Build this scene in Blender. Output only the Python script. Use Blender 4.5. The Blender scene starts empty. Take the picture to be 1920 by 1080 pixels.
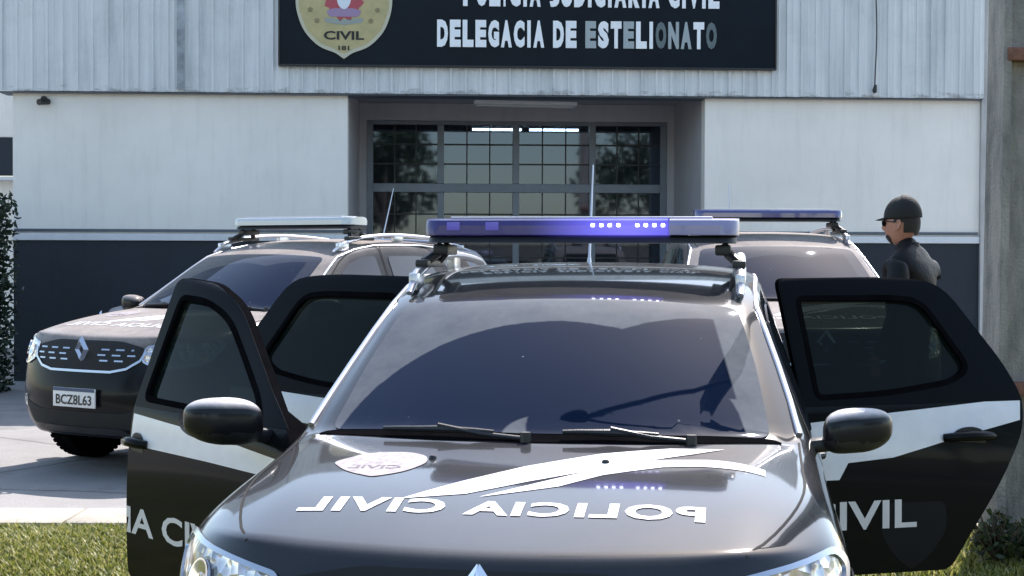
import bpy, bmesh, math, random
from mathutils import Vector, Matrix, Euler, noise
from mathutils.bvhtree import BVHTree
from mathutils.geometry import tessellate_polygon
R = math.radians
random.seed(7)
SC = bpy.context.scene
COL = SC.collection

# ------------------------------------------------------------------ camera
FPX = 2766.0
cam = bpy.data.objects.new('camera', bpy.data.cameras.new('camera'))
COL.objects.link(cam); SC.camera = cam
cam.data.sensor_width = 36; cam.data.lens = FPX / 1920 * 36
cam.data.clip_start = .05; cam.data.clip_end = 1500
CAM_MAT = Matrix.Translation((0, 0, 1.5)) @ Matrix.Rotation(R(90 - 1.18), 4, 'X') @ Matrix.Rotation(R(.18), 4, 'Z')
cam.matrix_world = CAM_MAT

# ------------------------------------------------------------------ light
SUN_EL, SUN_AZ = 50, 24          # azimuth to the right of straight ahead (+Y)
w = bpy.data.worlds.new('World'); SC.world = w; w.use_nodes = True
nt = w.node_tree
sky = nt.nodes.new('ShaderNodeTexSky'); sky.sky_type = 'NISHITA'; sky.sun_disc = False
sky.sun_elevation = R(SUN_EL); sky.sun_rotation = R(SUN_AZ)
sky.air_density = 1.0; sky.dust_density = .9; sky.ozone_density = 1.0
bg = nt.nodes['Background']; bg.inputs[1].default_value = .15
wb = nt.nodes.new('ShaderNodeMix'); wb.data_type = 'RGBA'; wb.blend_type = 'MULTIPLY'; wb.inputs[0].default_value = 1
wb.inputs[7].default_value = (1.06, 1.0, .90, 1)       # white balance of the camera
nt.links.new(sky.outputs[0], wb.inputs[6]); nt.links.new(wb.outputs[2], bg.inputs[0])
sd = bpy.data.lights.new('sun', 'SUN'); sd.energy = 3.8; sd.angle = R(.5); sd.color = (1, .93, .88)
sun = bpy.data.objects.new('sun', sd); COL.objects.link(sun)
sv = Vector((math.sin(R(SUN_AZ)) * math.cos(R(SUN_EL)), math.cos(R(SUN_AZ)) * math.cos(R(SUN_EL)), math.sin(R(SUN_EL))))
sun.rotation_euler = sv.to_track_quat('Z', 'Y').to_euler(); sun.location = sv * 60
vs = SC.view_settings
vs.view_transform = 'Standard'; vs.look = 'None'; vs.gamma = 1; vs.exposure = 1.35
SC.cycles.max_bounces = 8; SC.cycles.sample_clamp_indirect = 6

# ------------------------------------------------------------------ materials
MATS = {}
def nmat(name):
    m = bpy.data.materials.new(name); m.use_nodes = True; MATS[name] = m
    return m, m.node_tree, m.node_tree.nodes['Principled BSDF']
def nd(t, typ, **kw):
    n = t.nodes.new(typ)
    for k, v in kw.items():
        if k.startswith('i_'): n.inputs[k[2:].replace('_', ' ')].default_value = v
        else: setattr(n, k, v)
    return n
def coords(t, scale=(1, 1, 1), kind='Object'):
    tc = nd(t, 'ShaderNodeTexCoord'); mp = nd(t, 'ShaderNodeMapping')
    mp.inputs['Scale'].default_value = scale
    t.links.new(tc.outputs[kind], mp.inputs[0]); return mp.outputs[0]
def ramp(t, src, stops):
    r = nd(t, 'ShaderNodeValToRGB'); e = r.color_ramp.elements
    while len(e) < len(stops): e.new(.5)
    for k, (p, c) in enumerate(stops):
        e[k].position = p; e[k].color = (c if hasattr(c, '__len__') else (c, c, c)) + (1,) if hasattr(c, '__len__') else (c, c, c, 1)
    t.links.new(src, r.inputs[0]); return r.outputs[0]
def simple(name, col, rough=.5, metal=0, spec=.5, coat=0, emit=None, es=0, var=0, vs_=8, bump=0, bs=60, scale=(1, 1, 1)):
    m, t, p = nmat(name)
    p.inputs['Base Color'].default_value = (*col, 1); p.inputs['Roughness'].default_value = rough
    p.inputs['Metallic'].default_value = metal; p.inputs['Specular IOR Level'].default_value = spec
    p.inputs['Coat Weight'].default_value = coat
    if emit: p.inputs['Emission Color'].default_value = (*emit, 1); p.inputs['Emission Strength'].default_value = es
    if var:
        n = nd(t, 'ShaderNodeTexNoise', i_Scale=vs_, i_Detail=6.0, i_Roughness=.62)
        t.links.new(coords(t, scale), n.inputs['Vector'])
        a = tuple(c * (1 - var) for c in col); b = tuple(min(1, c * (1 + var)) for c in col)
        t.links.new(ramp(t, n.outputs[0], [(.3, a), (.7, b)]), p.inputs['Base Color'])
    if bump:
        n = nd(t, 'ShaderNodeTexNoise', i_Scale=bs, i_Detail=5.0)
        t.links.new(coords(t), n.inputs['Vector'])
        b = nd(t, 'ShaderNodeBump', i_Strength=bump, i_Distance=.01)
        t.links.new(n.outputs[0], b.inputs['Height']); t.links.new(b.outputs[0], p.inputs['Normal'])
    return m

def paint(name, col, dust, dustcol=(.5, .46, .44), rough=.09, coat=1, up0=.45, up1=.97):
    """car paint with dust, or a painted-in highlight, on the upward faces"""
    m, t, p = nmat(name)
    p.inputs['Base Color'].default_value = (*col, 1); p.inputs['Roughness'].default_value = rough + .12
    p.inputs['Coat Weight'].default_value = coat; p.inputs['Coat Roughness'].default_value = rough
    p.inputs['Specular IOR Level'].default_value = .05
    co = coords(t)
    n = nd(t, 'ShaderNodeTexNoise', i_Scale=5.0, i_Detail=8.0, i_Roughness=.7); t.links.new(co, n.inputs['Vector'])
    n2 = nd(t, 'ShaderNodeTexNoise', i_Scale=55.0, i_Detail=4.0, i_Roughness=.7); t.links.new(co, n2.inputs['Vector'])
    tc = nd(t, 'ShaderNodeTexCoord'); sx = nd(t, 'ShaderNodeSeparateXYZ'); t.links.new(tc.outputs['Normal'], sx.inputs[0])
    up = nd(t, 'ShaderNodeMapRange', i_From_Min=up0, i_From_Max=up1); up.inputs['To Min'].default_value = .0
    t.links.new(sx.outputs[2], up.inputs[0])
    a = nd(t, 'ShaderNodeMapRange', i_From_Min=.25, i_From_Max=.75); a.inputs['To Min'].default_value = .6
    t.links.new(n.outputs[0], a.inputs[0])
    b = nd(t, 'ShaderNodeMapRange', i_From_Min=.3, i_From_Max=.7); b.inputs['To Min'].default_value = .75
    t.links.new(n2.outputs[0], b.inputs[0])
    m1 = nd(t, 'ShaderNodeMath', operation='MULTIPLY'); t.links.new(up.outputs[0], m1.inputs[0]); t.links.new(a.outputs[0], m1.inputs[1])
    m2 = nd(t, 'ShaderNodeMath', operation='MULTIPLY'); t.links.new(m1.outputs[0], m2.inputs[0]); t.links.new(b.outputs[0], m2.inputs[1])
    m3 = nd(t, 'ShaderNodeMath', operation='MULTIPLY'); t.links.new(m2.outputs[0], m3.inputs[0]); m3.inputs[1].default_value = dust
    df = nd(t, 'ShaderNodeBsdfDiffuse'); df.inputs[0].default_value = (*dustcol, 1)
    mx = nd(t, 'ShaderNodeMixShader'); out = t.nodes['Material Output']
    t.links.new(m3.outputs[0], mx.inputs[0]); t.links.new(p.outputs[0], mx.inputs[1]); t.links.new(df.outputs[0], mx.inputs[2])
    t.links.new(mx.outputs[0], out.inputs[0])
    return m

def windshield_mat(name, pivots, dustf=.34, tint=(.001, .0045, .017)):
    """dark laminated glass; dust stays outside the sweep of the wipers.  pivots: (x,y,z,rmin,rmax,xmax)"""
    m, t, p = nmat(name)
    p.inputs['Base Color'].default_value = (*tint, 1); p.inputs['Roughness'].default_value = .02
    p.inputs['IOR'].default_value = 1.29; p.inputs['Specular Tint'].default_value = (.30, .52, 1, 1)
    tc = nd(t, 'ShaderNodeTexCoord'); L = t.links
    nz = nd(t, 'ShaderNodeTexNoise', i_Scale=14.0, i_Detail=3.0); L.new(tc.outputs['Object'], nz.inputs['Vector'])
    wob = nd(t, 'ShaderNodeMath', operation='MULTIPLY_ADD'); L.new(nz.outputs[0], wob.inputs[0]); wob.inputs[1].default_value = .014; wob.inputs[2].default_value = -.007
    sx = nd(t, 'ShaderNodeSeparateXYZ'); L.new(tc.outputs['Object'], sx.inputs[0])
    res = None
    for (x, y, z, r0, r1, xm) in pivots:
        d = nd(t, 'ShaderNodeVectorMath', operation='DISTANCE'); L.new(tc.outputs['Object'], d.inputs[0]); d.inputs[1].default_value = (x, y, z)
        dd = nd(t, 'ShaderNodeMath', operation='ADD'); L.new(d.outputs['Value'], dd.inputs[0]); L.new(wob.outputs[0], dd.inputs[1])
        a = nd(t, 'ShaderNodeMapRange', i_From_Min=r1, i_From_Max=r1 - .008); L.new(dd.outputs[0], a.inputs[0])
        b = nd(t, 'ShaderNodeMapRange', i_From_Min=r0, i_From_Max=r0 + .008); L.new(dd.outputs[0], b.inputs[0])
        c = nd(t, 'ShaderNodeMapRange', i_From_Min=xm, i_From_Max=xm - .008)
        # right hand limit leans with the pillar: x + .30*(z-1.1)
        ln = nd(t, 'ShaderNodeMath', operation='MULTIPLY_ADD'); L.new(sx.outputs[2], ln.inputs[0]); ln.inputs[1].default_value = .34
        L.new(sx.outputs[0], ln.inputs[2]); L.new(ln.outputs[0], c.inputs[0])
        e = nd(t, 'ShaderNodeMath', operation='MULTIPLY'); L.new(a.outputs[0], e.inputs[0]); L.new(b.outputs[0], e.inputs[1])
        f = nd(t, 'ShaderNodeMath', operation='MULTIPLY'); L.new(e.outputs[0], f.inputs[0]); L.new(c.outputs[0], f.inputs[1])
        if res is None: res = f.outputs[0]
        else:
            g = nd(t, 'ShaderNodeMath', operation='MAXIMUM'); L.new(res, g.inputs[0]); L.new(f.outputs[0], g.inputs[1]); res = g.outputs[0]
    n2 = nd(t, 'ShaderNodeTexNoise', i_Scale=7.0, i_Detail=9.0, i_Roughness=.75); L.new(tc.outputs['Object'], n2.inputs['Vector'])
    dv = nd(t, 'ShaderNodeMapRange', i_From_Min=.3, i_From_Max=.7); dv.inputs['To Min'].default_value = dustf * .75; dv.inputs['To Max'].default_value = dustf * 1.25
    L.new(n2.outputs[0], dv.inputs[0])
    # fine spots of dirt also inside the sweep
    vo = nd(t, 'ShaderNodeTexVoronoi', i_Scale=9.0); L.new(tc.outputs['Object'], vo.inputs['Vector'])
    sp = nd(t, 'ShaderNodeMapRange', i_From_Min=.05, i_From_Max=.02); sp.inputs['To Max'].default_value = .3; L.new(vo.outputs['Distance'], sp.inputs[0])
    lo = nd(t, 'ShaderNodeMapRange'); lo.inputs['To Min'].default_value = 1.0; lo.inputs['To Max'].default_value = .012; L.new(res, lo.inputs[0])
    fac = nd(t, 'ShaderNodeMath', operation='MULTIPLY'); L.new(dv.outputs[0], fac.inputs[0]); L.new(lo.outputs[0], fac.inputs[1])
    fac2 = nd(t, 'ShaderNodeMath', operation='MAXIMUM'); L.new(fac.outputs[0], fac2.inputs[0]); L.new(sp.outputs[0], fac2.inputs[1])
    df = nd(t, 'ShaderNodeBsdfDiffuse'); df.inputs[0].default_value = (.5, .52, .52, 1)
    mx = nd(t, 'ShaderNodeMixShader'); L.new(fac2.outputs[0], mx.inputs[0]); L.new(p.outputs[0], mx.inputs[1]); L.new(df.outputs[0], mx.inputs[2])
    L.new(mx.outputs[0], t.nodes['Material Output'].inputs[0])
    return m

M_MAIN = paint('black_paint', (.008, .009, .012), .07, (.50, .49, .50), .05)
M_DOOR = paint('black_door_paint', (.006, .007, .008), .05, (.42, .36, .32), .06, .13)
M_DUST_GLARE = paint('dust_glare_black_paint', (.006, .007, .009), .58, (.58, .52, .49), .14, .22, .24, .62)  # real dust, strengthened so its colour also carries the pale glare
M_CAPS = paint('mirror_cap_highlight', (.008, .009, .011), .95, (.66, .65, .67), .22, .5, .42, .85)  # white sun highlight on the cap tops put into the colour
M_SILV = paint('silver_paint', (.42, .41, .42), .5, (.6, .55, .53), .15)
M_BLACK = simple('black_plastic', (.014, .015, .017), .45, var=.3, bump=.1, bs=200)
M_RUB = simple('rubber', (.005, .005, .006), 1.0, spec=.0, var=.3)
M_DARKIN = simple('dark_interior', (.008, .009, .01), .8)
M_CHROME = simple('chrome', (.75, .75, .78), .12, 1)
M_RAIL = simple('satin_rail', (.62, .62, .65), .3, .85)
M_SATIN = simple('dull_chrome', (.48, .50, .55), .25, 1)
M_RIM = simple('alloy', (.35, .35, .37), .35, .9)
M_GLASS = simple('tinted_glass', (.004, .006, .008), .03, spec=.3)
M_GLASSB = simple('brown_reflection_glass', (.06, .045, .04), .06, spec=.8)  # brown of the reflections put into the glass colour
M_DECAL = simple('white_decal', (.78, .77, .80), .35, coat=.5, var=.05, vs_=12)
M_DGREY = simple('grey_decal', (.012, .013, .015), .5, spec=.1)
M_LETT = simple('door_lettering', (.72, .68, .68), .4, var=.08)
M_PLATE = simple('plate_white', (.7, .7, .7), .35)
M_BLUE = simple('plate_blue', (.03, .06, .13), .4)
M_INK = simple('black_ink', (.01, .01, .01), .5)
M_LINE = simple('shut_line', (.004, .004, .005), .9)

# ------------------------------------------------------------------ mesh helpers
def tag(o, label=None, cat=None, group=None, kind=None):
    if label: o['label'] = label
    if cat: o['category'] = cat
    if group: o['group'] = group
    if kind: o['kind'] = kind
    return o
def empty(name, loc, rz=0, parent=None):
    o = bpy.data.objects.new(name, None); COL.objects.link(o); o.empty_display_size = .2
    o.location = loc; o.rotation_euler = (0, 0, rz); o.parent = parent; return o
def link(name, me, m=None, parent=None, loc=None):
    o = bpy.data.objects.new(name, me); COL.objects.link(o)
    if m is not None and not me.materials:
        for mm in (m if isinstance(m, (list, tuple)) else [m]): me.materials.append(mm)
    if parent: o.parent = parent
    if loc: o.location = loc
    return o
def bm_obj(name, bm, m, parent=None, smooth=None, loc=None):
    if smooth is not None:
        bm.normal_update()
        for f in bm.faces: f.smooth = True
        for e in bm.edges:
            if len(e.link_faces) == 2 and e.calc_face_angle(0) > R(smooth): e.smooth = False
    me = bpy.data.meshes.new(name); bm.to_mesh(me); bm.free()
    return link(name, me, m, parent, loc)
def box(bm, c, s, rot=None, bevel=0, mi=0, taper=None):
    r = bmesh.ops.create_cube(bm, size=1); vs_ = r['verts']
    for v in vs_:
        v.co = Vector((v.co.x * s[0], v.co.y * s[1], v.co.z * s[2]))
        if taper and v.co.z > 0: v.co.x *= taper; v.co.y *= taper
    fs = set(f for v in vs_ for f in v.link_faces)
    for f in fs: f.material_index = mi
    if bevel:
        es = list(set(e for v in vs_ for e in v.link_edges))
        rb = bmesh.ops.bevel(bm, geom=es, offset=bevel, segments=2, affect='EDGES', profile=.5)
        vs_ = list(set(list(rb['verts']) + [v for v in vs_ if v.is_valid]))
        for f in rb['faces']: f.material_index = mi
    M = Matrix.Translation(c)
    if rot is not None: M = M @ (rot.to_4x4() if isinstance(rot, Matrix) else Euler(rot).to_matrix().to_4x4())
    for v in vs_: v.co = M @ v.co
    return vs_
def tube(bm, pts, rad, seg=10, caps=True, flat=None):
    pts = [Vector(p) for p in pts]; rings = []
    rr = rad if hasattr(rad, '__len__') else [rad] * len(pts)
    up = None
    for k, p in enumerate(pts):
        d = (pts[min(k + 1, len(pts) - 1)] - pts[max(k - 1, 0)]).normalized()
        if up is None: up = Vector((0, 0, 1)) if abs(d.z) < .9 else Vector((0, 1, 0))
        a = d.cross(up).normalized(); b = a.cross(d).normalized(); up = b
        ring = []
        for s in range(seg):
            t = 2 * math.pi * s / seg
            ring.append(bm.verts.new(p + a * math.cos(t) * rr[k] + b * math.sin(t) * rr[k] * (flat or 1)))
        rings.append(ring)
    for k in range(len(rings) - 1):
        for s in range(seg):
            bm.faces.new((rings[k][s], rings[k][(s + 1) % seg], rings[k + 1][(s + 1) % seg], rings[k + 1][s]))
    if caps: bm.faces.new(rings[0][::-1]); bm.faces.new(rings[-1])
def lathe(bm, prof, axis='X', c=(0, 0, 0), seg=32, mi=0):
    """prof: (axial, radius)"""
    rings = []
    for (a, r) in prof:
        ring = []
        for s in range(seg):
            t = 2 * math.pi * s / seg
            if axis == 'X': q = Vector((a, r * math.cos(t), r * math.sin(t)))
            elif axis == 'Y': q = Vector((r * math.cos(t), a, r * math.sin(t)))
            else: q = Vector((r * math.cos(t), r * math.sin(t), a))
            ring.append(bm.verts.new(q + Vector(c)))
        rings.append(ring)
    for k in range(len(rings) - 1):
        for s in range(seg):
            f = bm.faces.new((rings[k][s], rings[k][(s + 1) % seg], rings[k + 1][(s + 1) % seg], rings[k + 1][s])); f.material_index = mi
    for rg in (rings[0], rings[-1]):
        f = bm.faces.new(rg); f.material_index = mi
def rounded(pts, r=.03, n=4):
    """round the corners of a closed 2-D polygon; a point may carry its own radius"""
    out = []; N = len(pts)
    for k in range(N):
        p = Vector(pts[k][:2]); rad = pts[k][2] if len(pts[k]) > 2 else r
        a = Vector(pts[k - 1][:2]); b = Vector(pts[(k + 1) % N][:2])
        la, lb = (a - p).length, (b - p).length
        q = min(rad, la * .45, lb * .45)
        if q < 1e-4: out.append(p); continue
        A = p + (a - p).normalized() * q; B = p + (b - p).normalized() * q
        for s in range(n + 1):
            t = s / n; out.append(A * (1 - t) ** 2 + p * 2 * t * (1 - t) + B * t * t)
    return out
def flat_bm(polys, grid=.05, off=(0, 0)):
    """2-D polygons (first the outline, the others holes) cut by a grid -> bmesh in the xy plane"""
    polys = [[Vector((p[0], p[1], 0)) for p in q] for q in polys]
    tris = tessellate_polygon(polys); allp = [p for q in polys for p in q]
    bm = bmesh.new(); V = [bm.verts.new(p) for p in allp]
    for t in tris:
        try: bm.faces.new([V[i] for i in t])
        except ValueError: pass
    cut_grid(bm, grid); return bm
def cut_grid(bm, grid):
    if not grid: return
    bmesh.ops.remove_doubles(bm, verts=bm.verts[:], dist=1e-5)
    for ax in (0, 1):
        lo = min(v.co[ax] for v in bm.verts); hi = max(v.co[ax] for v in bm.verts)
        k = math.floor(lo / grid) + 1
        while k * grid < hi:
            co = Vector((0, 0, 0)); co[ax] = k * grid; no = Vector((0, 0, 0)); no[ax] = 1
            bmesh.ops.bisect_plane(bm, geom=bm.verts[:] + bm.edges[:] + bm.faces[:], plane_co=co, plane_no=no, dist=1e-6)
            k += 1
class Surf:
    """smooth surface that panels, glass and lettering are laid on"""
    def __init__(s, bm):
        bm.normal_update(); s.V = [v.co.copy() for v in bm.verts]; s.N = [v.normal.copy() for v in bm.verts]
        bm.verts.index_update()
        s.F = [tuple(v.index for v in f.verts) for f in bm.faces]; s.T = []
        for f in s.F:
            for k in range(1, len(f) - 1): s.T.append((f[0], f[k], f[k + 1]))
        s.bvh = BVHTree.FromPolygons(s.V, s.T)
    def hit(s, o, d):
        loc, no, idx, dist = s.bvh.ray_cast(o, d)
        if loc is None: 
            loc, no, idx, dist = s.bvh.find_nearest(o + d * 5)
        a, b, c = s.T[idx]; A, B, C = s.V[a], s.V[b], s.V[c]
        v0, v1, v2 = B - A, C - A, loc - A
        d00, d01, d11, d20, d21 = v0.dot(v0), v0.dot(v1), v1.dot(v1), v2.dot(v0), v2.dot(v1)
        den = d00 * d11 - d01 * d01
        if abs(den) < 1e-14: return loc, no
        v = (d11 * d20 - d01 * d21) / den; ww = (d00 * d21 - d01 * d20) / den
        return loc, (s.N[a] * (1 - v - ww) + s.N[b] * v + s.N[c] * ww).normalized()
def lay(name, bm, surf, eu, ev, d, m, parent, off=.003, rim=.006, org=(0, 0, 0), thick=None, flip=False, base=(0, 0, 0), keepn=True):
    """project a flat bmesh (u,v) along d on the surface, lift it by off, close its border.
    thick(P) -> depth makes it a solid shell."""
    eu, ev, d, org, base = Vector(eu), Vector(ev), Vector(d).normalized(), Vector(org), Vector(base)
    bm.verts.index_update(); P = []; NN = []
    for v in bm.verts:
        o = org + eu * v.co.x + ev * v.co.y - d * 5
        loc, n = surf.hit(o, d)
        if n.dot(d) > 0: n = -n
        P.append(loc + n * off); NN.append(n)
    verts = list(P); norms = list(NN)
    faces = []
    for f in bm.faces:
        ix = [v.index for v in f.verts]
        fn = (P[ix[1]] - P[ix[0]]).cross(P[ix[2]] - P[ix[0]])
        if fn.dot(NN[ix[0]]) < 0: ix = ix[::-1]
        faces.append(ix)
    n0 = len(P); bed = [e for e in bm.edges if len(e.link_faces) == 1]; flatf = len(faces)
    if thick or rim:
        low = {}
        def lowv(i):
            if i not in low:
                t = thick(P[i]) if thick else rim
                low[i] = len(verts); verts.append(P[i] + (d * t if thick else -NN[i] * t)); norms.append(-NN[i])
            return low[i]
        for e in bed:
            a, b = e.verts[0].index, e.verts[1].index
            faces.append([a, b, lowv(b), lowv(a)])
        if thick:
            for f in faces[:flatf]: faces.append([lowv(i) for i in f][::-1])
    bm.free()
    me = bpy.data.meshes.new(name); me.from_pydata([v - base for v in verts], [], faces); me.update()
    b2 = bmesh.new(); b2.from_mesh(me)
    if thick: bmesh.ops.recalc_face_normals(b2, faces=b2.faces[:])
    for k, f in enumerate(b2.faces):
        f.smooth = True
        if thick and isinstance(m, list) and k >= flatf: f.material_index = 1
    for e in b2.edges:
        if len(e.link_faces) == 2 and e.calc_face_angle(0) > R(50): e.smooth = False
    b2.to_mesh(me); b2.free()
    if keepn and not thick:
        ln = [(0, 0, 0)] * len(me.loops)
        for p in me.polygons:
            for li in p.loop_indices:
                vi = me.loops[li].vertex_index
                ln[li] = tuple(NN[vi]) if (p.index < flatf and vi < n0) else (0, 0, 0)
        me.normals_split_custom_set(ln)
    return link(name, me, m, parent)
def text_bm(body, size=1, grid=.05, bold=.0, width=None, height=None, align='CENTER', shear=0, space=1):
    cu = bpy.data.curves.new('t', 'FONT'); cu.body = body; cu.size = 1; cu.align_x = align; cu.align_y = 'BOTTOM_BASELINE'
    cu.offset = bold; cu.resolution_u = 3; cu.shear = shear; cu.space_character = space
    ob = bpy.data.objects.new('t', cu); COL.objects.link(ob)
    dg = bpy.context.evaluated_depsgraph_get(); me = bpy.data.meshes.new_from_object(ob.evaluated_get(dg))
    bpy.data.objects.remove(ob); bpy.data.curves.remove(cu)
    bm = bmesh.new(); bm.from_mesh(me); bpy.data.meshes.remove(me)
    xs = [v.co.x for v in bm.verts]; ys = [v.co.y for v in bm.verts]
    sx = (width / (max(xs) - min(xs))) if width else size
    sy = (height / (max(ys) - min(ys))) if height else size
    cx = (max(xs) + min(xs)) / 2 if align == 'CENTER' else min(xs)
    for v in bm.verts: v.co = Vector(((v.co.x - cx) * sx, (v.co.y - min(ys)) * sy, 0))
    cut_grid(bm, grid); return bm
def extrude_flat(bm, h):
    r = bmesh.ops.extrude_face_region(bm, geom=bm.faces[:])
    for g in r['geom']:
        if isinstance(g, bmesh.types.BMVert): g.co.z += h
    bmesh.ops.recalc_face_normals(bm, faces=bm.faces[:])
def boolean(o, cutters):
    for c in cutters:
        md = o.modifiers.new('b', 'BOOLEAN'); md.operation = 'DIFFERENCE'; md.solver = 'EXACT'; md.object = c
    dg = bpy.context.evaluated_depsgraph_get(); me = bpy.data.meshes.new_from_object(o.evaluated_get(dg))
    o.modifiers.clear(); old = o.data; o.data = me; bpy.data.meshes.remove(old)
    for c in cutters: bpy.data.objects.remove(c)
def copy_tree(o, parent=None, skip=()):
    c = o.copy(); COL.objects.link(c); c.parent = parent
    for ch in [x for x in bpy.data.objects if x.parent == o]:
        if ch.name.split('.')[0] not in skip: copy_tree(ch, c, skip)
    return c
def world_ray(px, py):
    d = Vector(((px - 960) / FPX, -(py - 540) / FPX, -1)); d = (CAM_MAT.to_3x3() @ d).normalized()
    return CAM_MAT.translation.copy(), d

# ------------------------------------------------------------------ the patrol SUV: one body surface shared by all
def car_surface():
    T = {  # station -> nine points of the half section, centre top to sill
     0: [(0,.10,.955),(.34,.125,.96),(.61,.19,.965),(.800,.32,.955),(.875,.40,.90),(.905,.44,.76),(.912,.46,.60),(.908,.46,.42),(.88,.46,.27)],
     1: [(0,.42,1.02),(.33,.44,1.035),(.62,.50,1.035),(.800,.58,1.015),(.880,.60,.955),(.912,.62,.80),(.912,.65,.62),(.905,.65,.44),(.88,.65,.27)],
     2: [(0,.80,1.075),(.34,.82,1.085),(.655,.87,1.08),(.80,.93,1.055),(.872,.95,.985),(.908,.95,.83),(.912,.95,.62),(.905,.95,.44),(.88,.95,.27)],
     3: [(0,1.10,1.11),(.37,1.13,1.112),(.728,1.27,1.105),(.815,1.31,1.085),(.866,1.31,1.02),(.893,1.30,.85),(.895,1.30,.62),(.890,1.30,.44),(.868,1.30,.27)],
     4: [(0,1.47,1.335),(.36,1.50,1.33),(.680,1.60,1.31),(.740,1.66,1.30),(.866,1.66,1.05),(.890,1.66,.86),(.890,1.66,.62),(.885,1.66,.44),(.865,1.66,.27)],
     5: [(0,1.84,1.535),(.34,1.86,1.53),(.612,1.93,1.51),(.668,1.98,1.505),(.864,2.02,1.06),(.888,2.02,.87),(.888,2.02,.62),(.884,2.02,.44),(.865,2.02,.27)],
     6: [(0,2.42,1.65),(.35,2.42,1.645),(.605,2.42,1.63),(.685,2.42,1.598),(.862,2.42,1.075),(.888,2.42,.88),(.888,2.42,.62),(.884,2.42,.44),(.865,2.42,.27)],
     7: [(0,3.10,1.66),(.35,3.10,1.655),(.595,3.10,1.635),(.675,3.10,1.60),(.855,3.10,1.09),(.895,3.10,.90),(.905,3.10,.62),(.900,3.10,.44),(.868,3.10,.27)],
     8: [(0,3.88,1.61),(.34,3.87,1.605),(.575,3.84,1.585),(.645,3.80,1.545),(.830,3.78,1.11),(.885,3.76,.92),(.905,3.76,.62),(.900,3.76,.44),(.868,3.76,.27)],
     9: [(0,4.20,1.10),(.33,4.19,1.10),(.60,4.14,1.10),(.70,4.10,1.09),(.775,4.06,1.02),(.85,4.06,.88),(.865,4.06,.62),(.865,4.06,.44),(.84,4.06,.30)]}
    Fr = {4: [(0,.035,.87),(.36,.055,.875),(.70,.155,.90)], 5: [(0,-.01,.74),(.39,.01,.74),(.765,.15,.74)], 6: [(0,-.04,.58),(.40,-.02,.58),(.78,.14,.59)],
          7: [(0,-.04,.43),(.41,-.02,.43),(.78,.15,.43)], 8: [(0,.04,.27),(.41,.06,.27),(.75,.20,.27)]}
    Re = {4: [(0,4.26,1.0),(.33,4.25,1.0),(.62,4.19,1.0)], 5: [(0,4.28,.86),(.33,4.27,.86),(.66,4.20,.86)], 6: [(0,4.34,.62),(.34,4.33,.62),(.68,4.24,.62)],
          7: [(0,4.34,.44),(.34,4.33,.44),(.68,4.24,.44)], 8: [(0,4.28,.30),(.34,4.27,.30),(.68,4.20,.30)]}
    def fr(r, c): return T[0][c] if r == 3 else (T[0][r] if c == 3 else Fr[r][c])
    def re(r, c): return T[9][c] if r == 3 else (T[9][r] if c == 3 else Re[r][c])
    def bt(j, c):
        if c == 3: return T[j][8]
        if j == 0: return Fr[8][c]
        if j == 9: return Re[8][c]
        return ((0, .38, .70)[c], T[j][8][1], .22)
    quads = []
    for j in range(9):
        for i in range(8): quads.append((T[j][i], T[j][i+1], T[j+1][i+1], T[j+1][i]))
        for c in range(3): quads.append((bt(j,c), bt(j,c+1), bt(j+1,c+1), bt(j+1,c)))
    for r in range(3, 8):
        for c in range(3):
            quads.append((fr(r,c), fr(r,c+1), fr(r+1,c+1), fr(r+1,c)))
            quads.append((re(r,c), re(r,c+1), re(r+1,c+1), re(r+1,c)))
    bm = bmesh.new(); D = {}
    def V(p, s):
        k = (round(p[0]*s, 4) + 0.0, round(p[1], 4), round(p[2], 4))
        if k not in D: D[k] = bm.verts.new(k)
        return D[k]
    for q in quads:
        for s in (1, -1):
            try: bm.faces.new([V(p, s) for p in (q if s == 1 else q[::-1])])
            except ValueError: pass
    bmesh.ops.recalc_face_normals(bm, faces=bm.faces[:])
    cl = bm.edges.layers.float.new('crease_edge')
    def cr(a, b, v):
        for s in (1, -1):
            e = bm.edges.get((V(a, s), V(b, s)))
            if e: e[cl] = v
    for i in range(3): cr(T[3][i], T[3][i+1], .75); cr(T[0][i], T[0][i+1], .55); cr(T[5][i], T[5][i+1], .35); cr(T[8][i], T[8][i+1], .4); cr(T[9][i], T[9][i+1], .3)
    for j in range(3, 9): cr(T[j][3], T[j+1][3], .45); cr(T[j][4], T[j+1][4], .55)
    for j in range(3, 5): cr(T[j][2], T[j+1][2], .5)
    for j in range(0, 3): cr(T[j][2], T[j+1][2], .42); cr(T[j][4], T[j+1][4], .15)
    for j in range(0, 9): cr(T[j][8], T[j+1][8], .7)
    for c in range(2): cr(fr(8,c), fr(8,c+1), .7); cr(fr(6,c), fr(6,c+1), .4)
    me = bpy.data.meshes.new('c'); bm.to_mesh(me); bm.free()
    ob = bpy.data.objects.new('c', me); COL.objects.link(ob)
    md = ob.modifiers.new('s', 'SUBSURF'); md.levels = 3; md.render_levels = 3
    dg = bpy.context.evaluated_depsgraph_get(); m2 = bpy.data.meshes.new_from_object(ob.evaluated_get(dg))
    bpy.data.objects.remove(ob)
    b2 = bmesh.new(); b2.from_mesh(m2); bpy.data.meshes.remove(m2)
    return b2
SBM = car_surface(); SURF = Surf(SBM)
WHEELS = [(.82, .345), (3.49, .345)]          # y of the axles, height of the hub
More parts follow.
